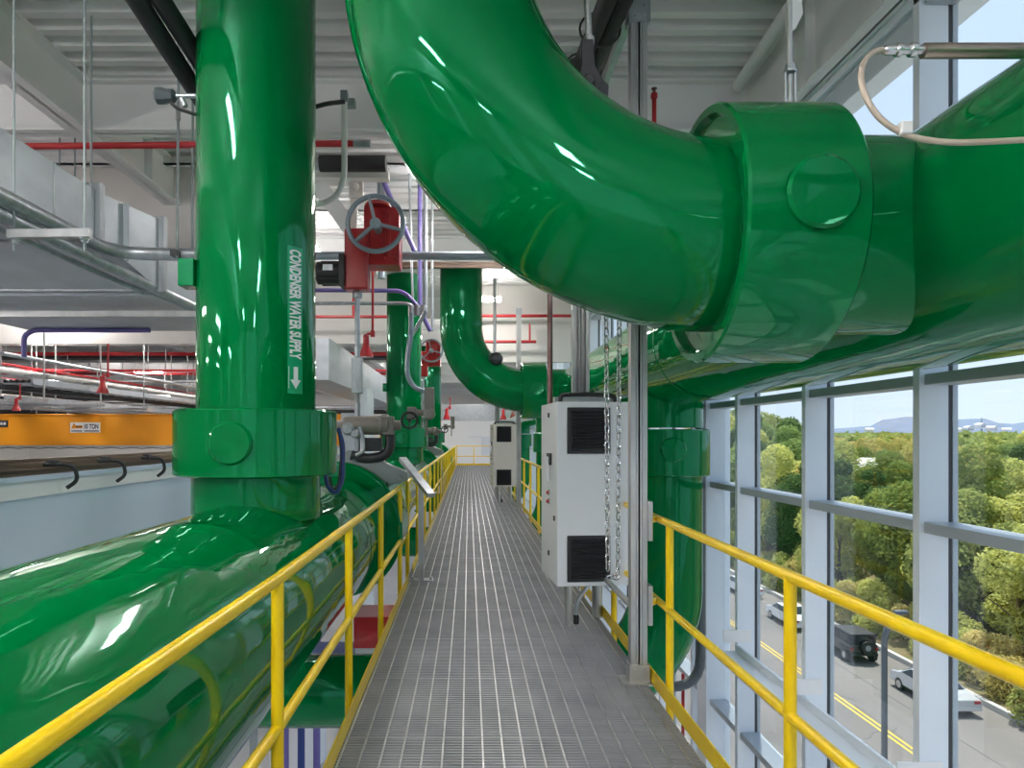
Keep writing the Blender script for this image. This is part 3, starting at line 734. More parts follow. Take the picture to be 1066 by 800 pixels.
pipe('looped_conduit','cream','cream conduit that drops and hooks left beside the nearest riser',[P(358.5,96,5.6),P(358.5,185,5.6),P(352,203,5.6),P(338,212,5.6),P(322,213,5.6)],.024,fl=.2)
pipe('control_cable','black','short black cable arching from the riser to the cream conduit',[P(326,112,5.4),P(340,108,5.4),P(358,106,5.5)],.018,fl=.1)
single(MB().cbox(P(364,108,5.7),.10,.08,.06).cbox(P(358.5,101,5.6),.06,.06,.09),'junction_fitting','grey','gray junction fitting at the top of the cream conduit','fitting',bevel=.004)
t = thing('clevis_hanger','cream clevis hanger holding a rod above the red gearbox','hanger',P(371,205,8.2))
MB().cbox(P(371,198,8.2),.17,.06,.20).lathe(P(370,195,8.1),(0,-1,0),[(.05,0),(.05,.03),(.03,.05)],6).build('clevis','cream',t,bevel=.01)
MB().bar(P(369,208,8.2),P(367,246,8.2),.09,.05).build('link_plate','cream',t)
# sloped cream beams seen between the riser and the elbow
struct(MB().bar(P(330,190,9.5),P(364,238,9.9),.30,.05).build('beam_stub','white',smooth=False))

# rod and cast clevis over the elbow
Yc = 3.15
t = thing('clevis_hanger','dark cast-iron clevis on a steel rod above the big elbow','hanger',P(615,60,Yc))
MB().cyl(P(613,42,Yc),P(609,-60,Yc),.0155,14).lathe(P(613,44,Yc),(0,0,1),[(.026,-.02),(.026,.02),(.017,.03)],16).build('rod','strut',t)
for dy in (-.05,.05):
    m = MB().prism([P(605,40,Yc+dy),P(618,40,Yc+dy),P(620,68,Yc+dy),P(627,80,Yc+dy),P(626,92,Yc+dy),P(617,99,Yc+dy),P(606,96,Yc+dy),P(601,84,Yc+dy),P(605,66,Yc+dy)],(0,.022,0))
    m.build('clevis_arm','iron',t,bevel=.006)
MB().prism([P(600,70,Yc),P(622,76,Yc),P(634,88,Yc),P(633,105,Yc),P(628,113,Yc),P(612,100,Yc),P(598,88,Yc)],(0,.05,0)).build('pad_eye','iron',t,bevel=.006)
MB().lathe(P(612.5,86,Yc-.055),(0,-1,0),[(.032,-.01),(.032,.02),(.024,.03)],6).build('bolt','iron',t)
MB().prism([P(583,66,Yc+.1),P(598,58,Yc+.1),P(612,62,Yc+.1),P(618,76,Yc+.1),P(604,86,Yc+.1)],(0,.06,0)).build('swivel_block','black',t,bevel=.01)
t = thing('turnbuckle_hanger','steel rod with a turnbuckle above the big pipe coupling','hanger',P(822,90,3.08))
MB().cyl(P(822.5,108,3.08),P(822.5,78,3.08),.011,10).cyl(P(822,74,3.08),P(821,-60,3.08),.0125,12).build('rod','strut',t)
for dx in (-5,5): MB().cyl(P(822.5+dx,108,3.08),P(822.5+dx,76,3.08),.007,8).build('side_bar','strut',t)
MB().lathe(P(822.5,76,3.08),(0,0,1),[(.028,0),(.028,.014),(.022,.02),(.02,.04)],6).build('nut','galv',t)
MB().prism([P(818,4,3.2),P(834,-4,3.2),P(836,14,3.2),P(828,30,3.2),P(820,34,3.2)],(0,.02,0)).build('hanger_plate','white',t)
# bronze pipe with braided hose at upper right
t = thing('hose_assembly','bronze pipe with a braided hose looping over the right header','hose',P(960,53,2.0))
MB().cyl(P(961,53,2.0),P(1100,53,2.0),.0215,24).build('bronze_pipe','bronze',t)
m = MB().lathe(P(919,52,2.0),(1,0,0),[(.010,0),(.014,.01),(.014,.035),(.019,.04),(.019,.052),(.013,.056),(.013,.075),(.020,.08),(.020,.095),(.013,.10),(.013,.125)],16)
m.build('hose_fitting','chrome',t)
pts = [P(922,52,2.0),P(910,54,1.99),P(900,64,1.97),P(896.5,80,1.95),P(901,100,1.93),P(914,121,1.92),P(934,136,1.91),P(956,144,1.90),P(985,148,1.89),P(1020,148,1.88),P(1100,144,1.87)]
sm = []
for i in range(len(pts)-1):
    p0 = pts[max(i-1,0)]; p1_ = pts[i]; p2 = pts[i+1]; p3 = pts[min(i+2,len(pts)-1)]
    for j in range(6):
        u = j/6; sm.append(.5*((2*p1_)+(p2-p0)*u+(2*p0-5*p1_+4*p2-p3)*u*u+(3*p1_-p0-3*p2+p3)*u**3))
sm.append(pts[-1]); MB().tube(sm,.0085,12).build('hose','hose',t)
MB().cbox(P(942,134,1.905),.032,.026,.036).build('hose_tag','sign',t,bevel=.004)
# temperature sensor on the riser
t = thing('sensor_head','dark blue sensor head on a steel stem at left of nearest riser','sensor',P(175,100,4.69))
MB().lathe(P(162,100,4.6),(1,0,0),[(.04,0),(.056,.012),(.056,.06),(.046,.08),(.046,.12),(.02,.14)],8).build('housing','drain',t)
MB().cyl(P(182,100,4.6),P(206,100,4.6),.016,12).cyl(P(189,103,4.6),P(193,111,4.6),.02,10).build('stem','galv',t)
MB().tube(fillet([P(178,107,4.6),P(184,113,4.6),P(206,120,4.6)],.05),.011,8).build('cable','black',t)

# ================================================================== LAMPS, with added fill
def lamp(x, y, z, label, L=1.25, hx=False):
    t = thing('ceiling_lamp',label,'lamp',(x,y,z),'linear ceiling lamps')
    a, b = (L/2,.13) if hx else (.13,L/2)
    k = .35
    MB().box(x-a*(1 if hx else k),x+a*(1 if hx else k),y-b*(k if hx else 1),y+b*(k if hx else 1),z+.045,z+.09).build('housing','white',t,bevel=.006)
    MB().box(x-a*.99,x+a*.99,y-b*.99,y+b*.99,z,z+.044).build('diffuser','lamp',t)
    for s in (-.8,.8): MB().cyl((x+(a*s if hx else 0),y+(0 if hx else b*s),z+.09),(x+(a*s if hx else 0),y+(0 if hx else b*s),ZC),.006,6).build('rod','strut',t)
LZ0 = H+2.95
i = 0
for x,y in ((.75,-5.5),(.75,-1.5),(-2.7,-5),(-2.7,-.5),(-2.7,2.3),(-7.2,-4),(-7.2,1),(-7.2,5.2),(-13,-2),(-13,4),(-10,-1),(-10,3),
            (.4,8.9),(-2.7,10.9),(.4,14.9),(.4,20.5),(-2.7,19),(.4,28),(-2.7,30),(-8,13),(-13.3,13),(-10,16.5),(-14,17),(-7,17),(-8,20),(-14,22),(-20,20),(-8,30),(-15,32),(-22,34),(-8,41),(-15,43),(-26,44),(-9,51),(-16,51),(-23,51),(-30,51),(-5,36),(-26,28),(.4,36)):  # lamps by the crane and far wall added to brighten them
    lamp(x,y,(H+1.7 if x < -7 and y < 6 else H+2.35 if y < 0 else LZ0+(.1 if y == 8.9 else 0)),'white linear lamp hung from the roof deck, among added fill lamps',L=(.6 if (x,y) in ((-2.7,10.9),(.4,14.9)) else 1.25),hx=(y>7)); i += 1  # unseen near lamps hang lower to light the deck

# ================================================================== CRANE HALL AT LEFT
YC = 20.
t = thing('bridge_crane','orange bridge crane girder spanning the hall at left','crane',(-9,YC,H-.3))
MB().box(-30,P(366,0,YC).x,YC,YC+.5,H-.28,H+.60).box(-30,P(366,0,YC).x,YC-.06,YC+.56,H+.60,H+.64).build('girder','orange',t,smooth=False,bevel=.01)
a = P(73.5,450.5,YC); b = P(104.5,440,YC)
pl = MB().box(a.x,b.x,YC-.022,YC-.002,a.z,b.z).build('capacity_plate','sign',t)
place_mesh(text_mesh('10 TON',.19,.007,.66),'lettering','ink',lambda c: Vector((P(87.5,0,YC).x+c.x,YC-.025,P(0,446.5,YC).z+c.y)),pl)
MB().prism([P(73.8,446.5,YC-.023),P(86,446.0,YC-.023),P(86,443,YC-.023),P(79,443.2,YC-.023),P(77,440.5,YC-.023),P(75.5,443.5,YC-.023)],(0,-.004,0)).build('emblem','orange',pl)
m = MB()
for i in range(5): m.box(P(79.5+i*1.3,0,YC).x,P(80.4+i*1.3,0,YC).x,YC-.031,YC-.028,P(0,445.5,YC).z,P(0,443.6,YC).z)
m.box(P(74.5,0,YC).x,P(86,0,YC).x,YC-.027,YC-.023,P(0,449.5,YC).z,P(0,448.4,YC).z).box(P(88,0,YC).x,P(103.5,0,YC).x,YC-.027,YC-.023,P(0,449.5,YC).z,P(0,448.4,YC).z).build('small_print','ink',pl)
a = P(-12,445,YC); b = P(8.5,438,YC)
pl = MB().box(a.x,b.x,YC-.022,YC-.002,a.z,b.z).build('name_plate','ink',t)
m = MB()
for i in range(5): m.box(P(-9+i*3.3,0,YC).x,P(-6.6+i*3.3,0,YC).x,YC-.026,YC-.023,P(0,442.6,YC).z,P(0,440,YC).z)
m.build('lettering','sign',pl)
MB().box(-30,-3.5,YC-.15,YC-.1,H-.33,H-.29).build('festoon_rail','strut',t)
m = MB(); x = -14.
while x < -9.2: m.tube([(x,YC-.12,H-.34),(x+.3,YC-.12,H-.37),(x+.6,YC-.12,H-.34)],.012,6); x += .6
m.build('festoon_cable','black',t)
# runway girder that carries the crane
t = thing('runway_girder','pale blue crane runway girder along the hall edge, left of header','girder',(-4.1,8,.5))
MB().box(-4.06,-4.0,-3,22,H-1.55,H-.378).build('web','girder',t,smooth=False)
MB().box(-4.30,-3.93,-3,22,H-.385-.02,H-.36).box(-4.3,-3.9,-3,22,H-1.57,H-1.53).build('flange','girder',t,smooth=False)
MB().box(-4.22,-4.0,-3,22,H-.36,H-.245).box(-4.2,-4.06,-3,22,H-.245,H-.215).box(-4.0,-3.97,-3,22,H-.315,H-.295).build('crane_rail','rust',t,smooth=False)
MB().box(-3.99,-3.97,-3,22,H-.56,H-.378).build('splash_strip','white',t,smooth=False)
for i,px in enumerate((20-44,66,118,160.5,189)):
    yy = 711*3.97/(488-px); zz = H-.27
    if i in (0,4): continue
    MB().tube(fillet([(-4.05,yy-.35,zz+.0),(-3.96,yy-.15,zz),(-3.86,yy,zz-.02),(-3.84,yy+.02,zz-.17),(-3.90,yy-.06,zz-.235)],.07),.020,10).build('hook','black',t)
    MB().box(-4.02,-3.94,yy-.20,yy-.12,zz-.0,zz+.04).build('hook_clamp','iron',t)

# hall services: long runs along the hall at left
names = []
def run_y(x, z, r, m, y0, y1, nm, label, cat='pipe', grp=None):
    return single(MB().cyl((x,y0,z),(x,y1,z),r,10),nm,m,label,cat,grp)
def tray(x0, x1, y0, y1, z, label):
    t = thing('cable_tray',label,'cable tray',((x0+x1)/2,(y0+y1)/2,z),'cable trays over the crane hall')
    if y1-y0 > x1-x0:
        MB().box(x0,x0+.03,y0,y1,z,z+.12).build('side_rail','duct',t,smooth=False); MB().box(x1-.03,x1,y0,y1,z,z+.12).build('side_rail','duct',t,smooth=False)
        m = MB(); y = y0
        while y < y1: m.box(x0,x1,y,y+.04,z,z+.03); y += .45
        m.box(x0+.2,x0+.4,y0,y1,z,z+.012)
        m.build('ladder_bed','duct',t,smooth=False)
        m = MB(); n = 5
        for k in range(n): m.cyl((x0+.07+(x1-x0-.14)*k/(n-1),y0,z+.06),(x0+.07+(x1-x0-.14)*k/(n-1),y1,z+.06),.035,8)
        m.build('cables','rubber',t)['kind'] = 'stuff'
    else:
        MB().box(x0,x1,y0,y0+.03,z,z+.12).build('side_rail','duct',t,smooth=False); MB().box(x0,x1,y1-.03,y1,z,z+.12).build('side_rail','duct',t,smooth=False)
        m = MB(); n = 5
        for k in range(n): m.cyl((x0,y0+.07+(y1-y0-.14)*k/(n-1),z+.06),(x1,y0+.07+(y1-y0-.14)*k/(n-1),z+.06),.035,8)
        m.build('cables','rubber',t)['kind'] = 'stuff'
hg = 'pipe runs over the crane hall'
spec = [(-8.2,1.45,.07,'galv'),(-8.5,1.2,.10,'cream'),(-8.9,.95,.11,'rubber'),(-9.4,1.30,.06,'purple'),(-9.9,1.05,.12,'cream'),(-10.5,1.62,.05,'red_pipe'),
        (-11,1.2,.12,'rubber'),(-11.6,.85,.10,'cream'),(-12.2,1.7,.07,'galv'),(-13,1.25,.13,'rubber'),(-13.8,1.0,.08,'cream'),(-14.6,1.8,.06,'red_pipe'),(-15.5,1.35,.15,'cream'),(-16.5,1.05,.12,'rubber'),(-17.6,1.9,.08,'purple'),(-18.6,1.5,.14,'cream'),(-20,1.15,.12,'rubber'),(-21.5,2.0,.10,'galv')]
cn = {'galv':'bare steel','cream':'off-white','rubber':'black insulated','purple':'violet','red_pipe':'red'}
for i,(x,z,r,mm) in enumerate(spec):
    run_y(x,H+z,r*.55,mm,12,52,'pipe_run','%s pipe run high over the crane hall, %s from the catwalk side'%(cn[mm],(ORD+['thirteenth','fourteenth','fifteenth','sixteenth','seventeenth','eighteenth'])[i]),grp=hg)
tray(-10.2,-9.5,14,50,H+.72,'long cable tray over the hall, nearest the catwalk')
tray(-13.2,-12.5,14,50,H+.78,'long cable tray over the hall, farther from the catwalk')
for q,(xa,za) in enumerate(((-8.9,.98),(-11.6,.74),(-14.6,.86),(-16.4,1.02),(-18.2,1.2))): tray(xa,xa+.6,13,50,H+za,'%s of five low cable trays over the hall, counted from the catwalk'%ORD[q])
tray(-24,-4.5,30,30.7,H+1.55+2.2,'cross-wise cable tray, highest over the hall')
tray(-24,-2.6,26,26.7,H+2.95,'cross-wise cable tray nearer the camera, over the hall')
for i,(y,z,r,mm,lb) in enumerate(((25,3.45,.07,'red_pipe','red pipe crossing the hall above the black one'),(25.6,3.0,.09,'rubber','black pipe crossing the hall just below a red pipe'),(33,4.3,.07,'red_pipe','far red pipe crossing the hall near its roof'),
            (22.5,2.15,.045,'red_pipe','low red pipe crossing the hall behind the crane'),(22,1.75,.05,'galv','low steel pipe crossing the hall behind the crane'),(24,1.0,.07,'galv','lowest steel pipe crossing the hall behind the crane'),(27,.95,.09,'rubber','lowest black pipe crossing the hall behind the crane'))):
    single(MB().cyl((-26,y,H+min(z,3.0)),(-2.4,y,H+min(z,3.0)),r,10),'pipe_run',mm,lb,'pipe',hg)
pipe('violet_pipe','purple','violet pipe bending down at left above the red bell',[P(156,344,8.7),P(34,344,8.7),P(25,350,8.7),P(25,360,8.7),P(25,372,8.7)],.032,fl=.12)
# trapeze hangers holding the hall pipes
for i,y in enumerate((13,15,17,23.2,25,27,29,31,33,36)):
    for j,(x0,x1,z) in enumerate(((-10.4,-8.,H+.70),(-14.8,-10.8,H+.72))):
        t = thing('trapeze_hanger','%s hall trapeze hanger %s the catwalk, under the pipe runs'%(ORD[i],('nearest to','second nearest to')[j]),'hanger',(x0,y,z),'trapeze hangers over the crane hall')
        MB().box(x0,x1,y,y+.05,z-.06,z).build('strut_channel','strut',t,smooth=False)
        for x in (x0+.1,x1-.1): MB().cyl((x,y+.025,z-.1),(x,y+.025,ZC),.018,6).build('rod','strut',t)
        MB().box(x0,x1,y,y+.05,z+.42,z+.47).build('upper_channel','strut',t,smooth=False)
# second duct in the far hall and far gray units
single(MB().box(-3.3,-2.5,12.2,34,H+1.0,H+1.75),'air_duct','duct','second gray air duct seen behind the red bell and actuator','duct',smooth=False)
t = thing('support_column','pale gray pipe column behind the red bell','column',(-2.26,15,0))
MB().lathe((P(381.5,0,15.).x,15.,-2),(0,0,1),[(.17,0),(.17,H+2.9),(.13,H+3.05)],6).build('shaft','frame',t,angle=20)
MB().box(P(356,0,15).x,P(373,0,15).x,14.9,15.2,0,H+.5).build('shroud','duct',t)
# gray cross rails on the end wall
# ---------------- plant below the catwalk, seen past the rail
ZF = -7.
def tank(x, y, r, h, m, label):
    t = thing('storage_tank',label,'tank',(x,y,ZF),'tanks on the plant floor')
    MB().lathe((x,y,ZF+.3),(0,0,1),[(r*.6,0),(r,.2),(r,h-.4),(r*.85,h-.15),(r*.4,h),(.02,h+.02)],32).build('shell',m,t)
    for k in range(4):
        a = PI/4+k*PI/2; MB().cyl((x+r*.7*math.cos(a),y+r*.7*math.sin(a),ZF),(x+r*.7*math.cos(a),y+r*.7*math.sin(a),ZF+.6),.06,8).build('leg','grey',t)
tank(-4.3,17.2,.7,3.2,'white','white tank on the plant floor far below the left rail')
tank(-6.8,20.4,.7,3.0,'box','gray tank on the plant floor far below the left rail')
tank(-3.6,21.6,.6,3.6,'white','white tank beyond, under the catwalk edge')
for i,x in enumerate((-3.55,-3.3,-3.05,-3.8)):
    y = 13.2+.25*i
    single(MB().tube(fillet([(x,y,ZF),(x,y,-2.4),(x,y+2.5,-2.2)],.3),.07,10),'floor_pipe',('purple','blue','purple','galv')[i],('leftmost violet','dark blue','second violet','bare steel')[i]+' upright pipe seen below the left rail','pipe')
t = thing('motor_starter','red cabinet with gray base seen below the left rail','cabinet',(-1.5,9.6,-1.35))
MB().box(-1.62,-1.0,9.6,10.3,-1.36,-.92).build('cover','red',t,bevel=.01)
MB().box(-1.6,-1.02,9.62,10.28,-2.0,-1.36).build('base','box',t,bevel=.01)
MB().box(-1.45,-1.2,9.60,9.618,-1.8,-1.5).build('vent','black',t)
single(MB().box(-2.6,-1.72,9.4,10.4,-2.1,-1.5),'equipment_box','blue','bright blue equipment box beside the red cabinet below the rail','box',bevel=.02)
single(MB().box(-3.6,-.72,9.2,11.2,-2.3,-2.12),'service_platform','grey','gray service platform carrying the red cabinet below the rail','platform',smooth=False)
m = MB()
for x in (-3.5,-.85):
    for y in (9.3,11.1): m.box(x-.05,x+.05,y-.05,y+.05,ZF,-2.3)
struct(m.build('platform_leg','grey'))
t = thing('pump_unit','gray pump unit on the plant floor below the left rail','pump',(-5.5,11.5,ZF))
MB().box(-6.3,-4.4,11.0,12.4,ZF,ZF+.35).build('plinth','kerb',t)
MB().lathe((-6.1,11.7,ZF+.9),(1,0,0),[(.2,0),(.4,.05),(.4,.8),(.25,.85),(.25,1.1),(.5,1.15),(.5,1.45),(.2,1.5)],24).build('body','blue',t)

# ---------------- drain pipe by the window column
pipe('drain_pipe','drain','dark gray drain pipe running down beside the window column',[(2.72,8.02,HZ-.2),(2.72,8.02,H-2.95),(1.7,8.02,H-2.95)],.058,fl=.35,seg=16)
pipe('sprinkler_riser','red_pipe','thin red vertical pipe low beside the window column',[P(725,720,8.0)+Vector((.03,.6,0)),P(725,900,8.0)+Vector((.03,.6,0))],.02,group=RED)
# clerestory gadgets right: small float ball hung near the far elbow
t = thing('ball_float','dark ball weight hung on a rod beside the far elbow','weight',P(516,372,13.2))
MB().cyl(P(515,370,13.2),P(515,290,13.2),.03,8).build('rod','strut',t)
MB().lathe(P(516,381,13.2),(0,0,1),[(.0,0),(.09,.03),(.14,.10),(.14,.17),(.09,.24),(.0,.27)],16,False).build('ball','iron',t)

# ================================================================== OUTSIDE
ZG = H-14.0
def road():
    struct(MB().box(10,26.7,-20,160,ZG-.3,ZG).build('road','asphalt'))
    m = MB()
    for x in (19.55,19.85): m.box(x-.06,x+.06,-20,160,ZG,ZG+.008)
    o = m.build('road_marking','roadline'); struct(o)
    struct(MB().box(3.6,10,-20,160,ZG-.3,ZG+.12).build('sidewalk','kerb'))
    struct(MB().box(26.7,27.0,-20,160,ZG-.3,ZG+.28).build('kerb','kerb'))
    m = MB(); rnd = random.Random(3)
    for y0,x0 in ((30,15),(36,20.6),(42,18),(52,21)):
        p = [(x0+.5*k*(1 if y0 != 36 else -.6)+rnd.uniform(-.1,.1),y0+rnd.uniform(-.25,.25)+k*.25,ZG+.004) for k in range(12)]
        for a,b in zip(p,p[1:]): m.bar(a,b,.07,.006)
    for yy in (20,): m.bar((22.6,10,ZG+.004),(22.6,120,ZG+.004),.07,.006)
    struct(m.build('road_crack',mat('tar seam',(.12,.115,.11),.8)))
road()
# ground rising gently beyond the kerb
rnd = random.Random(5)
m = MB(); nx, ny = 40, 40
def gz(x, y): 
    d = x-27
    return ZG+.15+min(d,12)*.10+max(0,min(d-12,400))*.004+.35*math.sin(x*.21+y*.13)*min(1,d/8)
vs = []
for i in range(nx+1):
    for j in range(ny+1):
        x = 27+ (i/nx)**2*800; y = -40+(j/ny)**1.6*1100; vs.append((x,y,gz(x,y)))
m.add(vs,[(i*(ny+1)+j,(i+1)*(ny+1)+j,(i+1)*(ny+1)+j+1,i*(ny+1)+j+1) for i in range(nx) for j in range(ny)])
struct(m.build('ground_bank','soil'))

def crown_mesh(rng, n, R, Hc, z0, leaf, blobs=9):
    cs = []
    for k in range(blobs):
        a = rng.uniform(0,2*PI); rr = R*.62*math.sqrt(rng.random()); zz = z0+Hc*(.12+.76*rng.random())
        tap = 1-.55*abs((zz-z0)/Hc-.42)
        cs.append((Vector((rr*math.cos(a)*tap,rr*math.sin(a)*tap,zz)),R*rng.uniform(.34,.56)*tap))
    vs = []; fs = []
    for i in range(n):
        c, r = rng.choice(cs)
        d = Vector((rng.gauss(0,1),rng.gauss(0,1),rng.gauss(0,1))).normalized()
        p = c + d*r*(.78+.3*rng.random())*Vector((1,1,.85)).length/1.65
        nrm = (d+Vector((rng.gauss(0,.6),rng.gauss(0,.6),rng.gauss(0,.6)+.4))).normalized()
        u = nrm.orthogonal().normalized(); w = nrm.cross(u); th = rng.uniform(0,2*PI)
        u, w = u*math.cos(th)+w*math.sin(th), w*math.cos(th)-u*math.sin(th)
        s = leaf*rng.uniform(.6,1.35); b = len(vs)
        vs += [p-u*s*.5, p+w*s*.28-nrm*s*.06, p+u*s*.55, p-w*s*.28-nrm*s*.06]; fs.append((b,b+1,b+2,b+3))
    return vs, fs
def tree_proto(seed, n, R, Hc, z0, leaf, lm, trunk=True):
    rng = random.Random(seed)
    t = bpy.data.objects.new('tree',None); C.objects.link(t)
    m = MB(); m.v, m.f = crown_mesh(rng,n,R,Hc,z0,leaf)
    me = bpy.data.meshes.new('crown'); me.from_pydata([tuple(v) for v in m.v],[],m.f); me.materials.append(M[lm])
    o = bpy.data.objects.new('crown',me); C.objects.link(o); o.parent = t
    if trunk:
        m = MB(); top = z0+Hc*.7
        m.tube([(0,0,-.4),(.1,.05,z0*.6),(0,-.1,z0+Hc*.3),(.15,.1,top)],[.28,.22,.15,.05],10)
        for k in range(7):
            a = rng.uniform(0,2*PI); zz = z0*.8+Hc*.07*k; L = R*rng.uniform(.5,.8)
            m.tube([(0,0,zz),(L*.5*math.cos(a),L*.5*math.sin(a),zz+L*.45),(L*math.cos(a),L*math.sin(a),zz+L*.8)],[.10,.06,.02],6)
        b = m.build('trunk','bark',t)
        b.matrix_parent_inverse = Matrix.Identity(4)
    return t
protos = [tree_proto(11,11000,4.2,9.5,2.5,.31,'leaf'),tree_proto(12,11000,3.8,10.5,2.2,.29,'leaf_dark'),tree_proto(13,9500,4.4,9.,2.8,.32,'leaf_gold'),
          tree_proto(14,11000,5.0,9.,2.0,.34,'leaf')]
shrub = tree_proto(21,4500,2.0,2.8,.1,.20,'leaf',False); shrub.name = 'shrub'; shrub2 = tree_proto(22,4500,1.9,2.6,.1,.19,'leaf_gold',False); shrub2.name = 'shrub'
used = set()
def put(pr, x, y, s, label, grp, cat='tree', sz=1.):
    if pr in used: o = dup(pr,(0,0,0))
    else: o = pr; used.add(pr)
    o.location = (x,y,gz(x,y)-.1); o.scale = (s,s,s*sz); o.rotation_euler = (0,0,rnd.uniform(0,6.28)); tag(o,label,cat,grp)
LBL = {0:'leafy mid-green tree in the woods beyond the road',1:'dark green tree in the woods beyond the road',2:'yellowing tree in the woods beyond the road',3:'broad pale green tree in the woods beyond the road'}
rnd = random.Random(9)
# rows of trees inside the wedge the windows can show (and a margin to either side)
for row,(X,step,s0) in enumerate(((31.5,4.6,.84),(36.5,5.4,.98),(43,6.2,1.02),(51,7.5,1.04),(61,9,1.06),(76,11,1.1),(96,14,1.12))):
    y = X/1.05-4
    while y < X/.33:
        k = rnd.choice((0,0,1,2,3,2) if row else (0,1,0,3,2))
        sc = s0*rnd.uniform(.85,1.06)
        if X/y < .50 and row < 4: sc *= 1.36; k = rnd.choice((1,1,0))
        put(protos[k],X+rnd.uniform(-1.6,1.6),y+rnd.uniform(-1.2,1.2),sc,LBL[k],'trees beyond the road')
        y += step*rnd.uniform(.8,1.2)
y = 27.
while y < 80:
    k = rnd.random()
    put(shrub if k < .6 else shrub2,28.6+rnd.uniform(-.5,.9),y,rnd.uniform(.75,1.15),'green shrub on the roadside bank beyond the kerb' if k < .6 else 'yellowish shrub on the roadside bank beyond the kerb','shrubs on the bank','shrub')
    y += rnd.uniform(1.5,2.3)
# canopy of the far woods, beyond counting
rng = random.Random(4); vs = []; fs = []
for i in range(30000):
    x = 110+rng.random()**1.5*420; y = x/ rng.uniform(.34,1.0)
    h_ = gz(x,y)+9+3.0*math.sin(x*.23+1.3*math.sin(y*.17))*math.cos(y*.19)+rng.uniform(-2.2,1.2)
    s = .006*math.hypot(x,y)*rng.uniform(.6,1.3); nrm = Vector((rng.gauss(0,.5),rng.gauss(0,.5)-.4,1)).normalized()
    u = nrm.orthogonal().normalized(); w = nrm.cross(u); th = rng.uniform(0,6.3); u, w = u*math.cos(th)+w*math.sin(th), w*math.cos(th)-u*math.sin(th)
    b = len(vs); p = Vector((x,y,h_)); vs += [p-u*s,p-w*s*.6,p+u*s,p+w*s*.6]; fs.append((b,b+1,b+2,b+3))
mm = MB(); mm.v = [tuple(v) for v in vs]; mm.f = fs
me = bpy.data.meshes.new('woodland_canopy'); me.from_pydata(mm.v,[],mm.f); me.materials.append(M['leaf'])
o = bpy.data.objects.new('woodland_canopy',me); C.objects.link(o); tag(o,'distant woodland canopy reaching towards the hills','woodland',kind='stuff')
# hills
def hill(name, dist, base, amp, seed, label, m):
    rng = random.Random(seed); n = 90; vs = []; rows = 5
    for r in range(rows):
        for i in range(n+1):
            a = math.radians(28+66*i/n); d = dist+r*dist*.12
            h_ = amp*(.55+.25*math.sin(i*.16+seed)+.14*math.sin(i*.41+2*seed)+.07*math.sin(i*1.7)+.12*rng.random())
            k = (0,.62,1.,.85,.3)[r]
            vs.append((d*math.cos(a),d*math.sin(a),base+h_*k))
    fs = [(r*(n+1)+i,r*(n+1)+i+1,(r+1)*(n+1)+i+1,(r+1)*(n+1)+i) for r in range(rows-1) for i in range(n)]
    o = MB().add(vs,fs).build(name,m,angle=180); return tag(o,label,'hill')
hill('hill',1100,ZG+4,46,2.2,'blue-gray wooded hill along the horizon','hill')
# houses on the hill and the white building in the woods
def house(x, y, z, w, l, h, label, grp=None, rz=0.):
    t = thing('house',label,'house',(x,y,z),grp,rz)
    T = Matrix.Translation((x,y,z)) @ Matrix.Rotation(rz,4,'Z')
    MB().box(-w/2,w/2,-l/2,l/2,0,h,T).build('wall','house',t,smooth=False)
    MB().prism([T@Vector(p) for p in ((-w*.55,-l*.53,h),(w*.55,-l*.53,h),(0,-l*.53,h+w*.28))],T.to_3x3()@Vector((0,l*1.06,0))).build('roof','roof',t,smooth=False)
    m = MB()
    for k in range(3): m.box(-w*.36+k*w*.28,-w*.22+k*w*.28,-l/2-.05,-l/2-.01,h*.35,h*.7,T)
    m.build('window','carglass',t,smooth=False)
for i,(px,py) in enumerate(((1008,447),(1020,444),(1032,447),(1048,449),(905,449),(996,449))):
    p = P(px,py,920); house(p.x,p.y,p.z-3,9,10,5,'tiny pale house on the horizon hill','houses on the horizon hill',.3*i)
p = P(908,478,88); house(p.x,p.y,gz(p.x,p.y)+2.2,6,4.4,6,'white building half hidden among the trees',None,.5)
p = P(1022,440,930); single(MB().tube([(p.x,p.y,p.z-14),(p.x,p.y,p.z+7)],[.8,.3],6),'radio_mast','iron','thin radio mast standing on the horizon hill','mast')
# street lamp
t = thing('street_lamp','dark street lamp pole with curved top beside the road','street lamp',(12.9,21.2,ZG+.12))
MB().tube(fillet([(12.9,21.2,ZG+.12),(12.9,21.2,H-6.3),(13.0,21.2,H-5.95),(13.35,21.3,H-5.6)],.4),.09,12).build('pole','drain',t)
MB().lathe((12.9,21.2,ZG+.12),(0,0,1),[(.2,0),(.2,.1),(.13,.5),(.10,.6)],12).build('base','drain',t)
MB().cbox((13.5,21.34,H-5.52),.42,.18,.12).build('lamp_head','drain',t,bevel=.03)
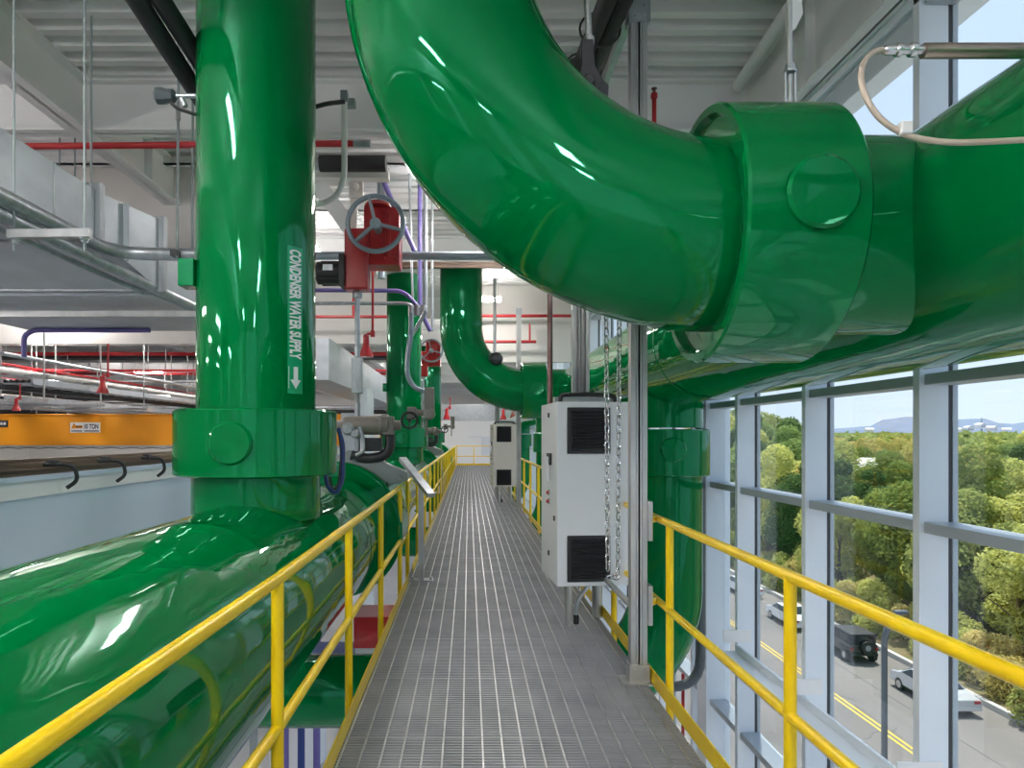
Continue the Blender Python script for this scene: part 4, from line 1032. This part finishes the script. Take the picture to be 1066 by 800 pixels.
# cars
def car(cx, y0, L, m, label, rz=0, suv=False):
    t = thing('car',label,'car',(cx,y0+L/2,ZG),'parked cars along the far kerb')
    w = .9; s = L/4.6
    prof = [(0,.35),(.0,.62),(.05,.86),(.6,.93),(1.0,.98),(1.75,1.40),(3.0,1.44),(3.75,1.02),(4.4,.92),(4.58,.72),(4.6,.35)]
    m_ = MB()
    def ring(x, inset): return [Vector((cx+x*(w-inset(z)),y0+y*s,ZG+z)) for y,z in prof]
    ins = lambda z: .0 if z < .95 else (z-.95)*.42
    n = len(prof); A = ring(-1,ins); B = ring(1,ins)
    m_.add(A+B,[tuple(range(n)),tuple(range(n,2*n))[::-1]]+[(i,(i+1)%n,(i+1)%n+n,i+n) for i in range(n)])
    m_.build('body',m,t,bevel=.06,angle=40)
    g = [(1.10,1.02),(1.78,1.36),(2.98,1.39),(3.58,1.05)]
    for sd,nm in ((-1,0),(1,0)):
        pts = [Vector((cx+sd*(w-ins(z)+.004),y0+y*s,ZG+z)) for y,z in g]; MB().prism(pts,(sd*.012,0,0)).build('side_window','carglass',t,smooth=False)
    for (ya,za,yb,zb) in ((1.05,1.025,1.70,1.385),(3.70,1.05,3.06,1.415)):
        off = .03; MB().add([(cx-.74,y0+ya*s,ZG+za+off),(cx+.74,y0+ya*s,ZG+za+off),(cx+.62,y0+yb*s,ZG+zb+off),(cx-.62,y0+yb*s,ZG+zb+off),(cx-.74,y0+ya*s,ZG+za-.02),(cx+.74,y0+ya*s,ZG+za-.02),(cx+.62,y0+yb*s,ZG+zb-.02),(cx-.62,y0+yb*s,ZG+zb-.02)],[(0,1,2,3),(7,6,5,4),(0,4,5,1),(1,5,6,2),(2,6,7,3),(3,7,4,0)]).build('windscreen','carglass',t,smooth=False)
    for yy in (.85,3.75):
        for sd in (-1,1):
            c = Vector((cx+sd*.80,y0+yy*s,ZG+.33)); wl = MB().lathe(c,(sd,0,0),[(.2,-.1),(.33,-.09),(.335,.0),(.33,.105),(.24,.12)],24).build('wheel','black',t)
            MB().lathe(c,(sd,0,0),[(.23,.10),(.21,.122),(.06,.126),(.05,.135)],10).build('hubcap','chrome',wl)
    for sd in (-1,1):
        MB().cbox((cx+sd*.66,y0+.01,ZG+.74),.30,.06,.15).build('tail_light','tail',t,bevel=.01)
        MB().cbox((cx+sd*.64,y0+L-.03,ZG+.68),.32,.08,.13).build('headlight','sign',t,bevel=.01)
    MB().box(cx-.86,cx+.86,y0-.04,y0+.08,ZG+.32,ZG+.52).build('rear_bumper',m,t,bevel=.03)
    return t
car(24.6,33.9,4.6,'car_silver','silver car parked by the far kerb, nearest and partly behind a mullion')
car(24.0,48.6,4.6,'car_white','white car parked by the kerb beyond the dark off-roader')
car(24.4,58.5,4.6,'car_white','farthest white car, glimpsed beside the window column')
def jeep(cx, y0, label):
    t = thing('off_roader',label,'car',(cx,y0+2,ZG),'parked cars along the far kerb'); w = .85; z = ZG
    MB().prism([(cx-w,y0,z+.55),(cx-w,y0,z+1.15),(cx-w,y0+2.6,z+1.15),(cx-w,y0+4.1,z+1.08),(cx-w,y0+4.15,z+.55)],(2*w,0,0)).build('body','car_black',t,bevel=.04)
    MB().prism([(cx-w+.04,y0+.03,z+1.15),(cx-w+.09,y0+.08,z+1.80),(cx-w+.09,y0+2.1,z+1.82),(cx-w+.04,y0+2.6,z+1.15)],(2*w-.12,0,0)).build('hard_top','rubber',t,bevel=.05)
    for sd in (-1,1): MB().box(cx+sd*(w-.045)-.01,cx+sd*(w-.045)+.01,y0+.3,y0+1.3,z+1.22,z+1.68).build('side_window','carglass',t)
    MB().box(cx-.55,cx+.55,y0+.0,y0+.06,z+1.25,z+1.68).build('rear_window','carglass',t)
    for yy in (.55,3.35):
        for sd in (-1,1):
            c = Vector((cx+sd*.80,y0+yy,z+.40)); wl = MB().lathe(c,(sd,0,0),[(.2,-.12),(.40,-.11),(.41,.0),(.40,.13),(.28,.15)],24).build('wheel','black',t)
            MB().lathe(c,(sd,0,0),[(.24,.13),(.2,.155),(.06,.16)],10).build('hubcap','chrome',wl)
            MB().box(c.x-.16,c.x+.16,c.y-.55,c.y+.55,z+.82,z+.90).build('fender','black',t,bevel=.02)
    sp = MB().lathe((cx+.12,y0-.02,z+1.02),(0,-1,0),[(.2,0),(.38,.01),(.40,.1),(.38,.21),(.22,.23)],28).build('spare_wheel','black',t)
    MB().lathe((cx+.12,y0-.24,z+1.02),(0,-1,0),[(.20,-.02),(.18,.01),(.05,.015)],16).build('hubcap','grey',sp)
    MB().box(cx-.8,cx+.8,y0-.14,y0+.02,z+.52,z+.66).build('rear_bumper','black',t,bevel=.02)
    for sd in (-1,1): MB().cbox((cx+sd*.76,y0-.02,z+.9),.12,.05,.2).build('tail_light','tail',t)
jeep(24.25,41.9,'dark off-roader with a spare wheel on its tail, parked by the kerb')

# ================================================================== LIGHT, CAMERA
w = bpy.data.worlds.new('World'); bpy.context.scene.world = w; w.use_nodes = True
nt = w.node_tree; bg = nt.nodes['Background']
tc = nt.nodes.new('ShaderNodeTexCoord'); sx = nt.nodes.new('ShaderNodeSeparateXYZ'); rp = nt.nodes.new('ShaderNodeValToRGB')
nt.links.new(tc.outputs['Generated'],sx.inputs[0]); nt.links.new(sx.outputs[2],rp.inputs[0]); nt.links.new(rp.outputs[0],bg.inputs[0])
e = rp.color_ramp.elements
e[0].position = 0; e[0].color = (.68,.77,.92,1); e[1].position = .8; e[1].color = (.50,.63,.88,1)
x = e.new(.25); x.color = (.58,.70,.92,1)
bg.inputs[1].default_value = 1.12
sd = bpy.data.lights.new('sun','SUN'); sd.energy = 5.4; sd.angle = .01; sd.color = (1,.95,.86)
so = bpy.data.objects.new('sun',sd); C.objects.link(so)
so.rotation_euler = Vector((.12,.30,.95)).to_track_quat('Z','Y').to_euler()
cd = bpy.data.cameras.new('camera'); cd.sensor_width = 36; cd.lens = F/1066*36
cd.shift_x = (533-488)/1066; cd.shift_y = (454-400)/1066; cd.clip_end = 5000; cd.clip_start = .05
co = bpy.data.objects.new('camera',cd); C.objects.link(co); co.location = (0,0,H); co.rotation_euler = (PI/2,0,0)
S = bpy.context.scene; S.camera = co
S.view_settings.view_transform = 'Standard'; S.view_settings.look = 'None'; S.view_settings.exposure = .36; S.view_settings.gamma = 1
S.view_settings.use_curve_mapping = False
S.cycles.use_denoising = True
S.cycles.max_bounces = 8; S.cycles.diffuse_bounces = 4; S.cycles.glossy_bounces = 4; S.cycles.transparent_max_bounces = 16
S.cycles.sample_clamp_indirect = 8
